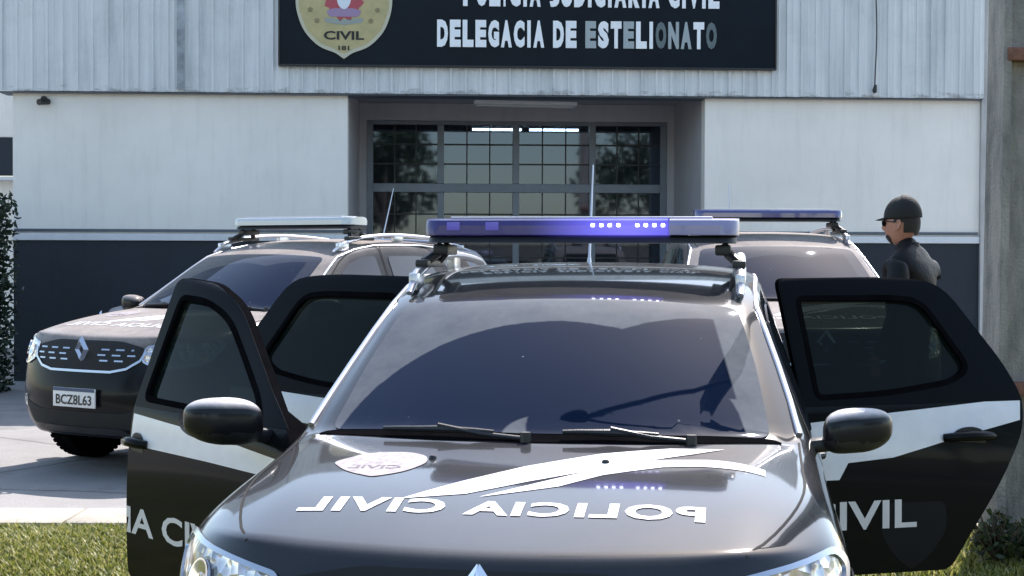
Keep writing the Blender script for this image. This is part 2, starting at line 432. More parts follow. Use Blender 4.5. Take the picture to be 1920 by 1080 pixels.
DOORS = {  # outlines (y, z) of front and rear door, with window holes
 'front': ([(1.36,.42,.05),(1.36,.98,.05),(1.40,1.050,.02),(1.66,1.240,.08),(2.01,1.495,.18),(2.22,1.566,.1),(2.475,1.586,.04),(2.50,1.06,.1),(2.50,.42,.05)],
           [(1.60,1.10,.03),(1.68,1.18,.03),(2.04,1.440,.10),(2.22,1.500,.08),(2.40,1.510,.03),(2.43,1.12,.04)]),
 'rear': ([(2.52,.42,.04),(2.52,1.06,.1),(2.49,1.588,.04),(3.00,1.594,.1),(3.24,1.573,.10),(3.47,1.24,.12),(3.53,1.10,.08),(3.51,.97,.08),(3.40,.78,.12),(3.22,.52,.10),(3.16,.42,.04)],
          [(2.585,1.12,.03),(2.565,1.508,.03),(2.98,1.510,.06),(3.13,1.497,.07),(3.30,1.22,.09),(3.20,1.17,.05),(2.9,1.13,.3)])}
def arch_poly(yc, r, n=28, z0=.27):
    return [(yc + r*math.cos(t), .36 + r*math.sin(t)) for t in [math.pi*k/n for k in range(n+1)]]

def side(s):   # basis for laying things on the flank: u = y, v = z
    return dict(eu=(0,1,0), ev=(0,0,1), d=(-s,0,0))
TOP = dict(eu=(1,0,0), ev=(0,1,0), d=(0,0,-1))
FRONT = dict(eu=(1,0,0), ev=(0,0,1), d=(0,1,0))
BACK = dict(eu=(1,0,0), ev=(0,0,1), d=(0,-1,0))
def strip(pts, w):
    """polyline -> thin closed outline"""
    pts = [Vector(p) for p in pts]; a = []; b = []
    for k, p in enumerate(pts):
        d = (pts[min(k+1, len(pts)-1)] - pts[max(k-1, 0)]).normalized(); n = Vector((-d.y, d.x)) * w / 2
        a.append(p + n); b.append(p - n)
    return a + b[::-1]
def lay_multi(name, bms, surf, basis, m, parent, **k):
    """several flat bmeshes into one laid mesh"""
    big = bmesh.new()
    for b in bms:
        me = bpy.data.meshes.new('x'); b.to_mesh(me); b.free(); big.from_mesh(me); bpy.data.meshes.remove(me)
    return lay(name, big, surf, basis['eu'], basis['ev'], basis['d'], m, parent, **k)
def join_into(o, others):
    bm = bmesh.new(); bm.from_mesh(o.data)
    for x in others: bm.from_mesh(x.data)
    bm.to_mesh(o.data); bm.free()
    for x in others: bpy.data.objects.remove(x)

def wheel(parent, x, y, s, steer=0):
    bm = bmesh.new()
    lathe(bm, [(-.105,.22),(-.112,.30),(-.10,.335),(-.06,.345),(.06,.345),(.10,.335),(.112,.30),(.105,.22),(-.105,.22)], 'X', seg=48)
    for k in range(48):   # tread blocks
        t = 2*math.pi*k/48
        for dx in (-.05, .05):
            box(bm, (dx, .346*math.cos(t), .346*math.sin(t)), (.085, .026, .012), rot=(t - math.pi/2, 0, 0))
    o = bm_obj('wheel', bm, M_RUB, parent, 40, loc=(x, y, .345)); o.rotation_euler = (0, 0, steer)
    bm = bmesh.new()
    lathe(bm, [(s*.03,.225),(s*.10,.222),(s*.10,.205),(s*.05,.19)], 'X', seg=40)
    for k in range(5):
        t = 2*math.pi*k/5
        for dt in (-.13, .13):
            box(bm, (s*.085, .125*math.cos(t+dt), .125*math.sin(t+dt)), (.022, .028, .19), rot=(t+dt-math.pi/2, 0, 0), bevel=.004)
    lathe(bm, [(s*.02,.05),(s*.1,.05),(s*.105,.03)], 'X', seg=20)
    bm_obj('rim', bm, M_RIM, o, 40)
    bm = bmesh.new(); lathe(bm, [(0,.2),(s*.02,.2)], 'X', seg=28); bm_obj('brake_disc', bm, M_BLACK, o, 40)
    return o

def lens_mat():
    m, t, p = nmat('headlight_reflector')
    p.inputs['Metallic'].default_value = .85; p.inputs['Roughness'].default_value = .16
    co = coords(t, (1, 1, 1))
    v = nd(t, 'ShaderNodeTexVoronoi', i_Scale=26.0, feature='F1'); t.links.new(co, v.inputs['Vector'])
    n = nd(t, 'ShaderNodeTexNoise', i_Scale=9.0, i_Detail=2.0); t.links.new(co, n.inputs['Vector'])
    c = ramp(t, n.outputs[0], [(.38, (.12, .12, .14)), (.5, (.62, .6, .6)), (.64, (.85, .72, .62))])
    t.links.new(c, p.inputs['Base Color'])
    b = nd(t, 'ShaderNodeBump', i_Strength=.9, i_Distance=.02); t.links.new(v.outputs['Distance'], b.inputs['Height'])
    t.links.new(b.outputs[0], p.inputs['Normal']); p.inputs['Coat Weight'].default_value = 1; p.inputs['Coat Roughness'].default_value = .02
    return m
M_HEAD = lens_mat()
def make_lightbar(root, zc, ybar, M_lens, M_clear, split, lit=False, half=.60):
    """bar lying across the roof rails; split = where the lens changes, None for one lens"""
    def ring_loft(bm, x0, x1, y0, y1, z0, z1, e0, e1):
        xs = []
        N = 5
        st = [(x0 + (0 if not e0 else .07*(1-math.cos(math.pi/2*k/N))), (1 if not e0 else .55 + .45*math.sin(math.pi/2*k/N))) for k in range(N+1)] if e0 else [(x0, 1)]
        en = [(x1 - .07*(1-math.cos(math.pi/2*k/N)), .55 + .45*math.sin(math.pi/2*k/N)) for k in range(N, -1, -1)] if e1 else [(x1, 1)]
        rings = []
        for (x, k) in st + en:
            ym = (y0+y1)/2; hy = (y1-y0)/2*k; r = .018; ring = []
            prof = [(-hy, z0), (-hy, z1-.028), (-hy+.012, z1-.008), (-hy+.05, z1), (hy-.05, z1), (hy-.012, z1-.008), (hy, z1-.028), (hy, z0)]
            for (a, b) in prof: ring.append(bm.verts.new((x, ym+a, b)))
            rings.append(ring)
        for k in range(len(rings)-1):
            for s in range(8):
                bm.faces.new((rings[k][s], rings[k][(s+1)%8], rings[k+1][(s+1)%8], rings[k+1][s]))
        bm.faces.new(rings[0][::-1]); bm.faces.new(rings[-1])
        bmesh.ops.recalc_face_normals(bm, faces=bm.faces[:])
    bar = bmesh.new(); ring_loft(bar, -half+.01, half-.01, ybar-.145, ybar+.145, zc-.048, zc-.020, True, True)
    b = bm_obj('light_bar', bar, M_BLACK, root, 30)
    segs = [(-half, split, MATS['blue_lens_lit'] if lit else M_lens, True, False), (split+.006, half, M_clear, False, True)] if split is not None else [(-half, half, M_lens, True, True)]
    for (x0, x1, m, e0, e1) in segs:
        bm = bmesh.new(); ring_loft(bm, x0, x1, ybar-.15, ybar+.15, zc-.018, zc+.045, e0, e1); bm_obj('lens', bm, m, b, 30)
    bm = bmesh.new(); box(bm, (0, ybar, zc+.048), (2*half-.2, .2, .008), bevel=.003); bm_obj('top_cover', bm, MATS['lightbar_cover'], b, 30)
    for s in (-1, 1):
        bm = bmesh.new()
        tube(bm, [(s*.54, ybar-.06, zc-.055), (s*.56, ybar-.07, zc-.09), (s*.60, ybar-.12, zc-.125)], .02, 8)
        tube(bm, [(s*.54, ybar+.06, zc-.055), (s*.56, ybar+.07, zc-.09), (s*.60, ybar+.12, zc-.125)], .02, 8)
        box(bm, (s*.60, ybar, zc-.128), (.05, .34, .03), bevel=.008)
        box(bm, (s*.54, ybar, zc-.075), (.06, .2, .04), bevel=.008)
        bm_obj('mounting_foot', bm, M_BLACK, b, 30)
    if lit:
        for x in (.055, .087, .119, .151, .222, .254, .286, .318):
            bm = bmesh.new(); box(bm, (x, ybar-.152, zc+.018), (.013, .008, .012), bevel=.0025); bm_obj('led', bm, MATS['led_lit'], b, 30)
        for x in (-.48, -.33):
            bm = bmesh.new(); box(bm, (x, ybar-.151, zc+.014), (.05, .004, .03), bevel=.0015); bm_obj('led', bm, MATS['led_dim'], b, 30)
    return b
M_LENS = simple('blue_lens', (.030, .030, .15), .2, spec=.4, coat=.4, emit=(.16, .14, .9), es=.03)
M_LENSR = simple('blue_lens_unlit', (.05, .055, .20), .14, spec=.7, coat=1)
M_CLEAR = simple('frosted_lens', (.26, .25, .42), .3, coat=.5)
M_WHLENS = simple('pale_lens', (.55, .6, .63), .25, coat=1)
simple('lightbar_cover', (.6, .6, .66), .3, coat=.5)
simple('led_lit', (.8, .8, 1), .3, emit=(.62, .66, 1), es=7)
simple('led_dim', (.05, .045, .25), .3, emit=(.22, .20, .9), es=.10)
def lit_lens():
    m, t, p = nmat('blue_lens_lit')
    p.inputs['Base Color'].default_value = (.018, .018, .085, 1); p.inputs['Roughness'].default_value = .25; p.inputs['Coat Weight'].default_value = .15
    p.inputs['Emission Color'].default_value = (.16, .14, .95, 1); 
    tc = nd(t, 'ShaderNodeTexCoord'); last = None      # light of the two LED groups scattering inside the lens
    for x in (.103, .270):
        d = nd(t, 'ShaderNodeVectorMath', operation='DISTANCE'); d.inputs[1].default_value = (x, 2.19, 1.79); t.links.new(tc.outputs['Object'], d.inputs[0])
        g = nd(t, 'ShaderNodeMapRange', i_From_Min=.34, i_From_Max=.03, interpolation_type='SMOOTHERSTEP'); g.inputs['To Min'].default_value = .012; g.inputs['To Max'].default_value = .26
        t.links.new(d.outputs['Value'], g.inputs[0])
        if last is None: last = g.outputs[0]
        else:
            a = nd(t, 'ShaderNodeMath', operation='ADD'); t.links.new(last, a.inputs[0]); t.links.new(g.outputs[0], a.inputs[1]); last = a.outputs[0]
    t.links.new(last, p.inputs['Emission Strength'])
    return m
lit_lens()

def emblem(parent, y, z):
    bm = bmesh.new()
    for sgn in (1, -1):      # open rhombus of two folded bands
        o_ = [(0, .090), (sgn*.064, 0), (0, -.090)]; i_ = [(0, .040), (sgn*.028, 0), (0, -.040)]
        for k in range(2):
            a, b_, c, d = o_[k], o_[k+1], i_[k+1], i_[k]
            mid = lambda p, q: ((p[0]+q[0])/2, (p[1]+q[1])/2)
            vs4 = [bm.verts.new((p[0], y, z+p[1])) for p in (a, b_, c, d)]
            m1, m2 = mid(a, d), mid(b_, c)
            r1 = bm.verts.new((m1[0], y-.02, z+m1[1])); r2 = bm.verts.new((m2[0], y-.02, z+m2[1]))
            bm.faces.new((vs4[0], vs4[1], r2, r1)); bm.faces.new((r1, r2, vs4[2], vs4[3]))
    bmesh.ops.remove_doubles(bm, verts=bm.verts[:], dist=1e-4)
    bmesh.ops.solidify(bm, geom=bm.faces[:], thickness=.004)
    return bm_obj('emblem', bm, M_CHROME, parent, 20)

def wipers(root, lines):
    for (p, q, r) in lines:
        bm = bmesh.new()
        def on(u, v, h):
            loc, n = SURF.hit(Vector((u, v, 6)), Vector((0, 0, -1))); return loc + n * h
        a = [on(p[0] + (q[0]-p[0])*k/6, p[1] + (q[1]-p[1])*k/6, .008 + .015) for k in range(7)]
        tube(bm, a, [.007, .009, .01, .012, .01, .009, .006], 8)
        mid = a[3]
        tube(bm, [on(r[0], r[1], .01), on((r[0]+mid.x)/2, (r[1]+mid.y)/2, .016), mid + Vector((0, 0, .012))], .008, 8)
        lathe(bm, [(0, .018), (.03, .016)], 'Z', on(r[0], r[1], .0), 12)
        bm_obj('wiper', bm, M_BLACK, root, 40)

def car(name, label, group, loc, rz, P, kind='closed', lens=None, split=None, bar=True, lit=False, glassb=False):
    root = empty(name, loc, rz); tag(root, label, 'police car', group)
    # --- body
    me = bpy.data.meshes.new('body'); SBM.to_mesh(me)
    body = link('body', me, P, root)
    body.parent = None
    me.materials.append(M_DARKIN)
    cut = []
    for (y, z) in WHEELS:
        for s in (-1, 1):
            bm = bmesh.new(); lathe(bm, [(s*.62, .385), (s*1.1, .385)], 'X', (0, y, .36), 56)
            bmesh.ops.recalc_face_normals(bm, faces=bm.faces[:]); c = bm_obj('cut', bm, M_DARKIN); cut.append(c)
    if kind == 'doors':
        for (side_, w_) in ((-1, 'front'), (-1, 'rear'), (1, 'rear')):
            o = rounded([(a[0], a[1]) + tuple(a[2:]) for a in DOORS[w_][0]], .04)
            bm = bmesh.new(); vs0 = [bm.verts.new((side_*.28, p.x, p.y)) for p in o]; vs1 = [bm.verts.new((side_*1.2, p.x, p.y)) for p in o]
            bm.faces.new(vs0); bm.faces.new(vs1[::-1])
            for k in range(len(o)): bm.faces.new((vs0[k], vs1[k], vs1[(k+1) % len(o)], vs0[(k+1) % len(o)]))
            bmesh.ops.recalc_face_normals(bm, faces=bm.faces[:]); cut.append(bm_obj('cut', bm, M_DARKIN))
    boolean(body, cut)
    bm = bmesh.new(); bm.from_mesh(body.data)
    for f in bm.faces: f.smooth = True
    for e in bm.edges:
        if len(e.link_faces) == 2 and (e.calc_face_angle(0) > R(40) or e.link_faces[0].material_index != e.link_faces[1].material_index): e.smooth = False
    bm.to_mesh(body.data); bm.free(); body.parent = root
    for s in (-1, 1):     # wheels and arch trims
        for k, (y, z) in enumerate(WHEELS):
            wheel(root, s*.775, y, s, R(0))
        b = side(s); arcs = []
        for (y, z) in WHEELS:
            outer = [(y + .445*math.cos(t), .36 + .445*math.sin(t)) for t in [R(-8) + R(196)*k/30 for k in range(31)]]
            inner = [(y + .384*math.cos(t), .36 + .384*math.sin(t)) for t in [R(188) - R(196)*k/30 for k in range(31)]]
            arcs.append(flat_bm([outer + inner], .1))
        [lay_multi('wheel_arch_trim', [q_], SURF, b, M_BLACK, root, off=.012, rim=.03) for q_ in arcs]
        if not (kind == 'doors'):
            lay_multi('side_skirt', [flat_bm([[(1.27,.29),(3.04,.29),(3.04,.40),(1.27,.40)]], .1)], SURF, b, M_BLACK, root, off=.01, rim=.02)
    # --- glass
    ws = rounded([(-.70,1.262,.05),(-.33,1.155,.2),(0,1.128,.2),(.33,1.155,.2),(.70,1.262,.05),(.655,1.60,.1),(.592,1.905,.05),(.32,1.852,.1),(0,1.832,.1),(-.32,1.852,.1),(-.592,1.905,.05),(-.655,1.60,.1)], .05)
    wso = lay('windshield', flat_bm([ws], .05), SURF, (1,0,0), (0,1,0), (0,0,-1), M_WS, root, off=.004, rim=.004)
    cowl = [(-.74,1.235,.02),(-.35,1.10,.1),(0,1.075,.1),(.35,1.10,.1),(.74,1.235,.02),(.705,1.262,.02),(.33,1.155,.1),(0,1.128,.1),(-.33,1.155,.1),(-.705,1.262,.02)]
    lay('cowl_panel', flat_bm([rounded(cowl, .02)], .05), SURF, (1,0,0), (0,1,0), (0,0,-1), M_RUB, root, off=.003)
    lay('rear_window', flat_bm([rounded([(-.56,1.15),(.56,1.15),(.50,1.50),(-.50,1.50)], .06)], .06), SURF, (1,0,0), (0,0,1), (0,-1,0), M_GLASS, root, off=.004)
    gm = M_GLASSB if glassb else M_GLASS
    for s in (-1, 1):
        b = side(s)
        skip = {'front': kind == 'doors' and s < 0, 'rear': kind == 'doors'}
        lines = []
        for w_ in ('front', 'rear'):
            if skip[w_]: continue
            lay('side_window', flat_bm([rounded(DOORS[w_][1], .04)], .06), SURF, b['eu'], b['ev'], b['d'], gm, root, off=.004)
            o = rounded(DOORS[w_][0], .04); o = o + [o[0]]
            lines.append(flat_bm([strip(o, .009)], .1))
            hb = bmesh.new(); hy = 2.36 if w_ == 'front' else 3.34
            loc, n = SURF.hit(Vector((s*6, hy, .93)), Vector((-s, 0, 0)))
            tube(hb, [loc + Vector((s*.004, -.10, 0)), loc + Vector((s*.035, -.075, 0)), loc + Vector((s*.04, 0, 0)), loc + Vector((s*.035, .075, 0)), loc + Vector((s*.004, .10, 0))], .014, 8)
            bm_obj('door_handle', hb, M_BLACK if glassb is False else P, root, 40)
        lay('quarter_window', flat_bm([rounded([(3.52,1.20),(3.40,1.42),(3.36,1.49),(3.66,1.48),(3.70,1.22)], .03)], .06), SURF, b['eu'], b['ev'], b['d'], gm, root, off=.004)
        for q_ in lines: lay_multi('door_gap', [q_], SURF, b, M_LINE, root, off=.0012, rim=0)
        # hood shut line
    hl = [flat_bm([strip([(s*(.62+.165*math.sin(R(90)*min(1, k_/9))**.8), .20 + 1.08*k_/14) for k_ in range(15)], .007)], .05) for s in (-1, 1)]
    [lay_multi('hood_gap', [q_], SURF, TOP, M_LINE, root, off=.0012, rim=0) for q_ in hl]
    # --- front
    gr = [(-.50,.885,.03),(-.30,.925,.05),(.30,.925,.05),(.50,.885,.03),(.50,.82,.04),(.36,.735,.06),(-.36,.735,.06),(-.50,.82,.04)]
    g = lay('grille', flat_bm([rounded(gr, .03)], .05), SURF, (1,0,0), (0,0,1), (0,1,0), M_DARKIN, root, off=.005)
    sl = []
    for z, hw in ((.868, .47), (.832, .49), (.796, .46)):
        x = -hw
        while x < hw - .02:
            x2 = min(x + .115, hw)
            if not (x2 > -.05 and x < .05): sl.append(flat_bm([[(x, z-.005), (x2-.045, z-.005), (x2-.045, z+.005), (x, z+.005)]], .1))
            x += .125
    lay_multi('grille_bars', sl, SURF, FRONT, M_SATIN, g, off=.006, rim=.004)
    tr = strip([(-.52,.86), (-.49,.80), (-.40,.745), (-.28,.722), (.28,.722), (.40,.745), (.49,.80), (.52,.86)], .016)
    lay('grille_trim', flat_bm([tr], .05), SURF, (1,0,0), (0,0,1), (0,1,0), M_SATIN, g, off=.014, rim=.012)
    loc, n = SURF.hit(Vector((0, -5, .845)), Vector((0, 1, 0)))
    emblem(root, loc.y - .02, .868)
    low = [(-.62,.50),(-.55,.34),(.55,.34),(.62,.50),(.40,.45),(-.40,.45)]
    lay('lower_grille', flat_bm([rounded(low, .03)], .06), SURF, (1,0,0), (0,0,1), (0,1,0), M_DARKIN, root, off=.004)
    lay('bumper_skid', flat_bm([rounded([(-.42,.30),(.42,.30),(.36,.345),(-.36,.345)], .02)], .06), SURF, (1,0,0), (0,0,1), (0,1,0), M_BLACK, root, off=.012, rim=.02)
    for s in (-1, 1):
        hd = [(s*.50,.80,.03),(s*.51,.890,.02),(s*.68,.920,.04),(s*.835,.938,.03),(s*.87,.895,.03),(s*.84,.77,.05),(s*.64,.745,.05)]
        h = lay('headlight', flat_bm([rounded(hd, .03)], .03), SURF, (1,0,0), (0,0,1), (0,1,0), M_HEAD, root, off=.006, rim=.01)
        o = rounded(hd, .03); o = o + [o[0]]
        lay('headlight_frame', flat_bm([strip(o, .012)], .04), SURF, (1,0,0), (0,0,1), (0,1,0), M_SATIN, h, off=.011, rim=.008)
        for (x, z, r_) in ((s*.605, .838, .045), (s*.75, .848, .052)):
            bm = bmesh.new()
            loc, n = SURF.hit(Vector((x, -5, z)), Vector((0, 1, 0)))
            c = loc + n * .004
            q = n.to_track_quat('Z', 'Y').to_matrix().to_4x4()
            b3 = bmesh.new(); lathe(b3, [(0, r_), (.010, r_), (.010, r_*.86), (.002, r_*.5), (.001, r_*.2)], 'Z', (0, 0, 0), 24)
            for v in b3.verts: v.co = c + (q @ v.co)
            tmp = bpy.data.meshes.new('x'); b3.to_mesh(tmp); b3.free(); bm.from_mesh(tmp); bpy.data.meshes.remove(tmp)
            bm_obj('lamp_reflector', bm, M_CHROME, h, 30)
        lay('fog_lamp', flat_bm([rounded([(s*.60,.45),(s*.60,.53),(s*.70,.53),(s*.70,.45)], .03)], .04), SURF, (1,0,0), (0,0,1), (0,1,0), M_HEAD, root, off=.006, rim=.01)
        lay('tail_light', flat_bm([rounded([(s*.63,.86),(s*.63,1.04),(s*.80,1.02),(s*.80,.86)], .03)], .04), SURF, (1,0,0), (0,0,1), (0,-1,0), M_TAIL, root, off=.006, rim=.01)
    # --- mirrors (a mirror rides on the open door of the car in front)
    if not (kind == 'doors'): mirror(root, -1, P)
    mirror(root, 1, M_CAPS)
    for s in (-1, 1):     # added metal strip standing in for the bright highlight along the pillar
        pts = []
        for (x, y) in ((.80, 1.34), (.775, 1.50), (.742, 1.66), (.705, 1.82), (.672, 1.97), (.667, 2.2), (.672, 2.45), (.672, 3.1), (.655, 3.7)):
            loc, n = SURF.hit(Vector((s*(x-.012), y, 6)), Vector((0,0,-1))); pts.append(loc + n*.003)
        bm = bmesh.new(); tube(bm, pts, .011, 8, flat=.8); bm_obj('pillar_highlight_strip', bm, M_RAIL, root, 60)
    # --- rails, antenna
    for s in (-1, 1):
        bm = bmesh.new(); pts = []
        for k in range(15):
            y = 1.99 + 1.72*k/14; loc, n = SURF.hit(Vector((s*.605, y, 6)), Vector((0,0,-1)))
            h = .058*min(1, math.sin(math.pi*min(1, max(0, .03 + k/14.0*.97)))*3.2)
            pts.append(loc + Vector((0, 0, h)))
        tube(bm, pts, [.012]+[.021]*13+[.012], 10, flat=.8)
        for k in (1, 7, 13): 
            loc, n = SURF.hit(Vector((s*.605, pts[k].y, 6)), Vector((0,0,-1)))
            box(bm, (s*.605, pts[k].y, (loc.z+pts[k].z)/2), (.034, .13, abs(pts[k].z-loc.z)+.01), bevel=.006)
        bm_obj('roof_rail', bm, M_RAIL, root, 40)
    if bar: make_lightbar(root, 1.775, 2.34, lens, M_CLEAR, split, lit)
    bm = bmesh.new(); tube(bm, [(-.1, 3.6, 1.63), (-.1, 3.62, 1.68), (-.1, 3.78, 2.12)], [.014, .006, .003], 8); bm_obj('antenna', bm, M_RAIL, root, 40)
    return root
def mirror(parent, s, P, base=(0, 0, 0)):
    """housing reaching out from the front corner of the door window"""
    bm = bmesh.new(); bmesh.ops.create_icosphere(bm, subdivisions=4, radius=1)
    for v in bm.verts:
        x, y, z = v.co; f = 1 - .20*((s*x)*.5+.5)
        se = lambda q, p: math.copysign(abs(q)**p, q)
        v.co = Vector((s*.975 + .11*se(x, .72), 1.44 + .078*se(y, .8)*f + .025*s*x, 1.125 + .078*se(z, .72)*f + (.012*s*x)))
    for f in bm.faces: f.material_index = 0 if f.calc_center_median().z > 1.095 else 1
    for v in bm.verts: v.co -= Vector(base)
    o = bm_obj('mirror', bm, [P, M_BLACK], parent, 60)
    bm = bmesh.new(); box(bm, (s*.855, 1.45, 1.075), (.10, .07, .045), rot=(0, R(-8)*s, 0), bevel=.015)
    for v in bm.verts: v.co -= Vector(base)
    bm_obj('mirror_arm', bm, M_BLACK, o, 30)
    bm = bmesh.new(); bmesh.ops.create_circle(bm, cap_ends=True, segments=32, radius=1)
    for v in bm.verts: v.co = Vector((s*.975 + .09*v.co.x, 1.523 + .02*s*v.co.x, 1.125 + .058*v.co.y)) - Vector(base)
    bmesh.ops.solidify(bm, geom=bm.faces[:], thickness=.004)
    bm_obj('mirror_glass', bm, M_CHROME, o, 30)
    return o
M_FRAME = simple('window_frame_black', (.005, .006, .008), .35, spec=.05)
M_TAIL = simple('red_tail_lens', (.35, .01, .01), .15, coat=1)
M_WS = windshield_mat('windshield_glass', [(-.02, 1.12, 1.12, .10, .665, 1.013), (.62, 1.22, 1.13, .20, .675, 1.013)], .20)
M_WS2 = windshield_mat('windshield_glass_distant', [(-.02, 1.12, 1.12, .10, .665, 1.013), (.62, 1.22, 1.13, .20, .675, 1.013)], .05)

# ------------------------------------------------------------------ the car in front
MAIN_LOC = Vector((-.082, 3.40, -.17)); MAIN_RZ = R(-8.7)
main = car('patrol_car', 'black patrol car in front, doors open, mirrored lettering on its hood, light bar glowing blue', 'police cars parked in front of the station',
           MAIN_LOC, MAIN_RZ, M_MAIN, 'doors', lens=M_LENS, split=.335, lit=True)
def door(root, s, which, ang):
    out, hole = DOORS[which]
    y0 = 1.37 if which == 'front' else 2.53
    base = Vector((s*.865, y0, 0)); b = side(s)
    polys = [rounded(out, .04), rounded(hole, .03)]
    d = lay('door', flat_bm(polys, .06), SURF, b['eu'], b['ev'], b['d'], [M_DOOR, M_RUB], root, off=.002,
            thick=lambda P: .032 + .088*min(1, max(0, (1.14-P.z)/.08)), base=base)
    d.location = base; d.rotation_euler = (0, 0, -s*R(ang))
    hp = rounded(hole, .03); c = sum(hp, Vector((0, 0)))/len(hp); hp2 = [c + (p-c)*1.03 for p in hp]
    lay('window_glass', flat_bm([hp2], .06), SURF, b['eu'], b['ev'], b['d'], M_PANE, d, off=-.014, rim=.004, base=base)
    lay('window_seal', flat_bm([strip(hp + [hp[0]], .022)], .06), SURF, b['eu'], b['ev'], b['d'], M_RUB, d, off=.006, rim=.01, base=base)
    cut = 1.085; oo = [p for p in rounded(out, .04) if p.y > cut]
    if which == 'front': oo = [Vector((1.43, cut))] + oo + [Vector((2.488, cut))]
    else: oo = [Vector((2.51, cut))] + oo + [Vector((3.528, cut))]
    cc = sum(oo, Vector((0, 0)))/len(oo); oo = [cc + (p-cc)*.992 for p in oo]
    lay('frame_trim', flat_bm([oo, [c + (p-c)*1.01 for p in hp]], .05), SURF, b['eu'], b['ev'], b['d'], M_FRAME, d, off=.0045, rim=.003, base=base)
    hb = bmesh.new(); hy = 2.43 if which == 'front' else 3.25
    loc, n = SURF.hit(Vector((s*6, hy, .95)), Vector((-s, 0, 0)))
    hl_ = .075 if which == 'front' else .115
    tube(hb, [loc + Vector((s*.002, -hl_, 0)), loc + Vector((s*.026, -hl_*.75, .004)), loc + Vector((s*.034, 0, .008)), loc + Vector((s*.026, hl_*.75, .004)), loc + Vector((s*.002, hl_, 0))], [.016,.018,.02,.018,.016], 12)
    for v in hb.verts: v.co -= base
    bm_obj('door_handle', hb, M_DOOR, d, 60)
    hb = bmesh.new(); lathe(hb, [(0, .05), (.004, .052)], 'X', (0,0,0), 28)
    for v in hb.verts: v.co = Vector((loc.x + s*(.001 + v.co.x), loc.y + v.co.y*(1.6 if which == 'rear' else 1.0), loc.z - .005 + v.co.z*.9)) - base
    bm_obj('handle_recess', hb, M_BLACK, d, 40)
    # inner trim panel
    bm = bmesh.new(); lo, hi = (y0+.08, 2.40) if which == 'front' else (y0+.08, 3.15)
    box(bm, (s*(.865-.135) - base.x, (lo+hi)/2 - base.y, .80), (.03, hi-lo, .50), bevel=.012)
    box(bm, (s*(.865-.165) - base.x, (lo+hi)/2 - base.y, .86), (.05, (hi-lo)*.6, .05), bevel=.02)
    bm_obj('inner_trim', bm, M_BLACK, d, 30)
    # white band
    if which == 'front': st = [(1.40,.925),(1.40,.985),(1.9,1.03),(2.485,1.06),(2.485,.94),(1.9,.935)]
    elif s < 0: st = [(2.54,.94),(2.54,1.06),(3.46,1.10),(3.44,.99)]
    else: st = [(2.54,.80),(2.54,1.025),(2.9,1.055),(3.515,1.10),(3.50,1.01),(3.2,.95),(2.9,.88),(2.70,.865),(2.66,.80)]
    lay('white_band', flat_bm([st], .06), SURF, b['eu'], b['ev'], b['d'], M_DECAL, d, off=.004, rim=0, base=base)
    if which == 'front':
        eu = (0, s, 0)
        t = text_bm('ÍCIA CIVIL', width=1.06, height=.13, bold=.02, grid=.06)
        c0 = 2.20
        for v in t.verts: v.co.x += s*c0 ; v.co.y += .60
        # keep only what lies on this door panel
        bmesh.ops.delete(t, geom=[f for f in t.faces if not (1.42 < f.calc_center_median().x*s < 2.49)], context='FACES')
        lay('lettering', t, SURF, eu, (0,0,1), b['d'], M_LETT, d, off=.004, rim=0, base=base)
    elif s > 0:
        sh = [(2.84,.70,.01),(3.13,.70,.03),(3.14,.58,.05),(3.06,.48,.06),(2.985,.43,.02),(2.91,.48,.06),(2.84,.58,.05)]
        lay('door_shield', flat_bm([rounded(sh, .03)], .05), SURF, b['eu'], b['ev'], b['d'], M_DGREY, d, off=.003, rim=0, base=base)
        t = text_bm('CIVIL', width=.50, height=.115, bold=.02, grid=.06)
        for v in t.verts: v.co.x += 2.75; v.co.y += .60
        lay('lettering', t, SURF, (0,1,0), (0,0,1), b['d'], M_LETT, d, off=.005, rim=0, base=base)
    else:
        t = text_bm('POL', width=.40, height=.13, bold=.02, grid=.06)
        for v in t.verts: v.co.x += -2.85; v.co.y += .60
        lay('lettering', t, SURF, (0,-1,0), (0,0,1), b['d'], M_LETT, d, off=.004, rim=0, base=base)
    return d, base
def pane_mat():
    m, t, p = nmat('door_glass')
    p.inputs['Base Color'].default_value = (.006, .009, .008, 1); p.inputs['Roughness'].default_value = .02; p.inputs['IOR'].default_value = 1.2
    tr = nd(t, 'ShaderNodeBsdfTransparent'); tr.inputs[0].default_value = (.22, .30, .25, 1)
    mx = nd(t, 'ShaderNodeMixShader'); mx.inputs[0].default_value = .95
    t.links.new(tr.outputs[0], mx.inputs[1]); t.links.new(p.outputs[0], mx.inputs[2]); t.links.new(mx.outputs[0], t.nodes['Material Output'].inputs[0])
    return m
M_PANE = pane_mat()
dF, bF = door(main, -1, 'front', 50)
mo = mirror(dF, -1, M_CAPS, bF); mo.location = (-.05+.98*.12-.87*.12, .10-.07*.12, -.005-1.11*.12); mo.scale = (1.12, 1.12, 1.12)
door(main, -1, 'rear', 60)
door(main, 1, 'rear', 65)
tag(dF, 'front door swung open, carrying the mirror')
# cabin: seats and steering wheel, seen through the open sides
for x in (-.36, .36):
    bm = bmesh.new()
    box(bm, (x, 2.05, .62), (.50, .50, .16), bevel=.05); box(bm, (x, 2.36, .92), (.48, .14, .60), rot=(R(-14), 0, 0), bevel=.05)
    bm_obj('seat', bm, M_BLACK, main, 40)


# hood marks
def H(px, py):
    o, d = world_ray(px, py); MI = main_matrix.inverted(); lo = MI @ o; ld = (MI.to_3x3() @ d).normalized()
    loc, n, i, dist = SURF.bvh.ray_cast(lo, ld); return loc
main_matrix = Matrix.Translation(MAIN_LOC) @ Matrix.Rotation(MAIN_RZ, 4, 'Z')

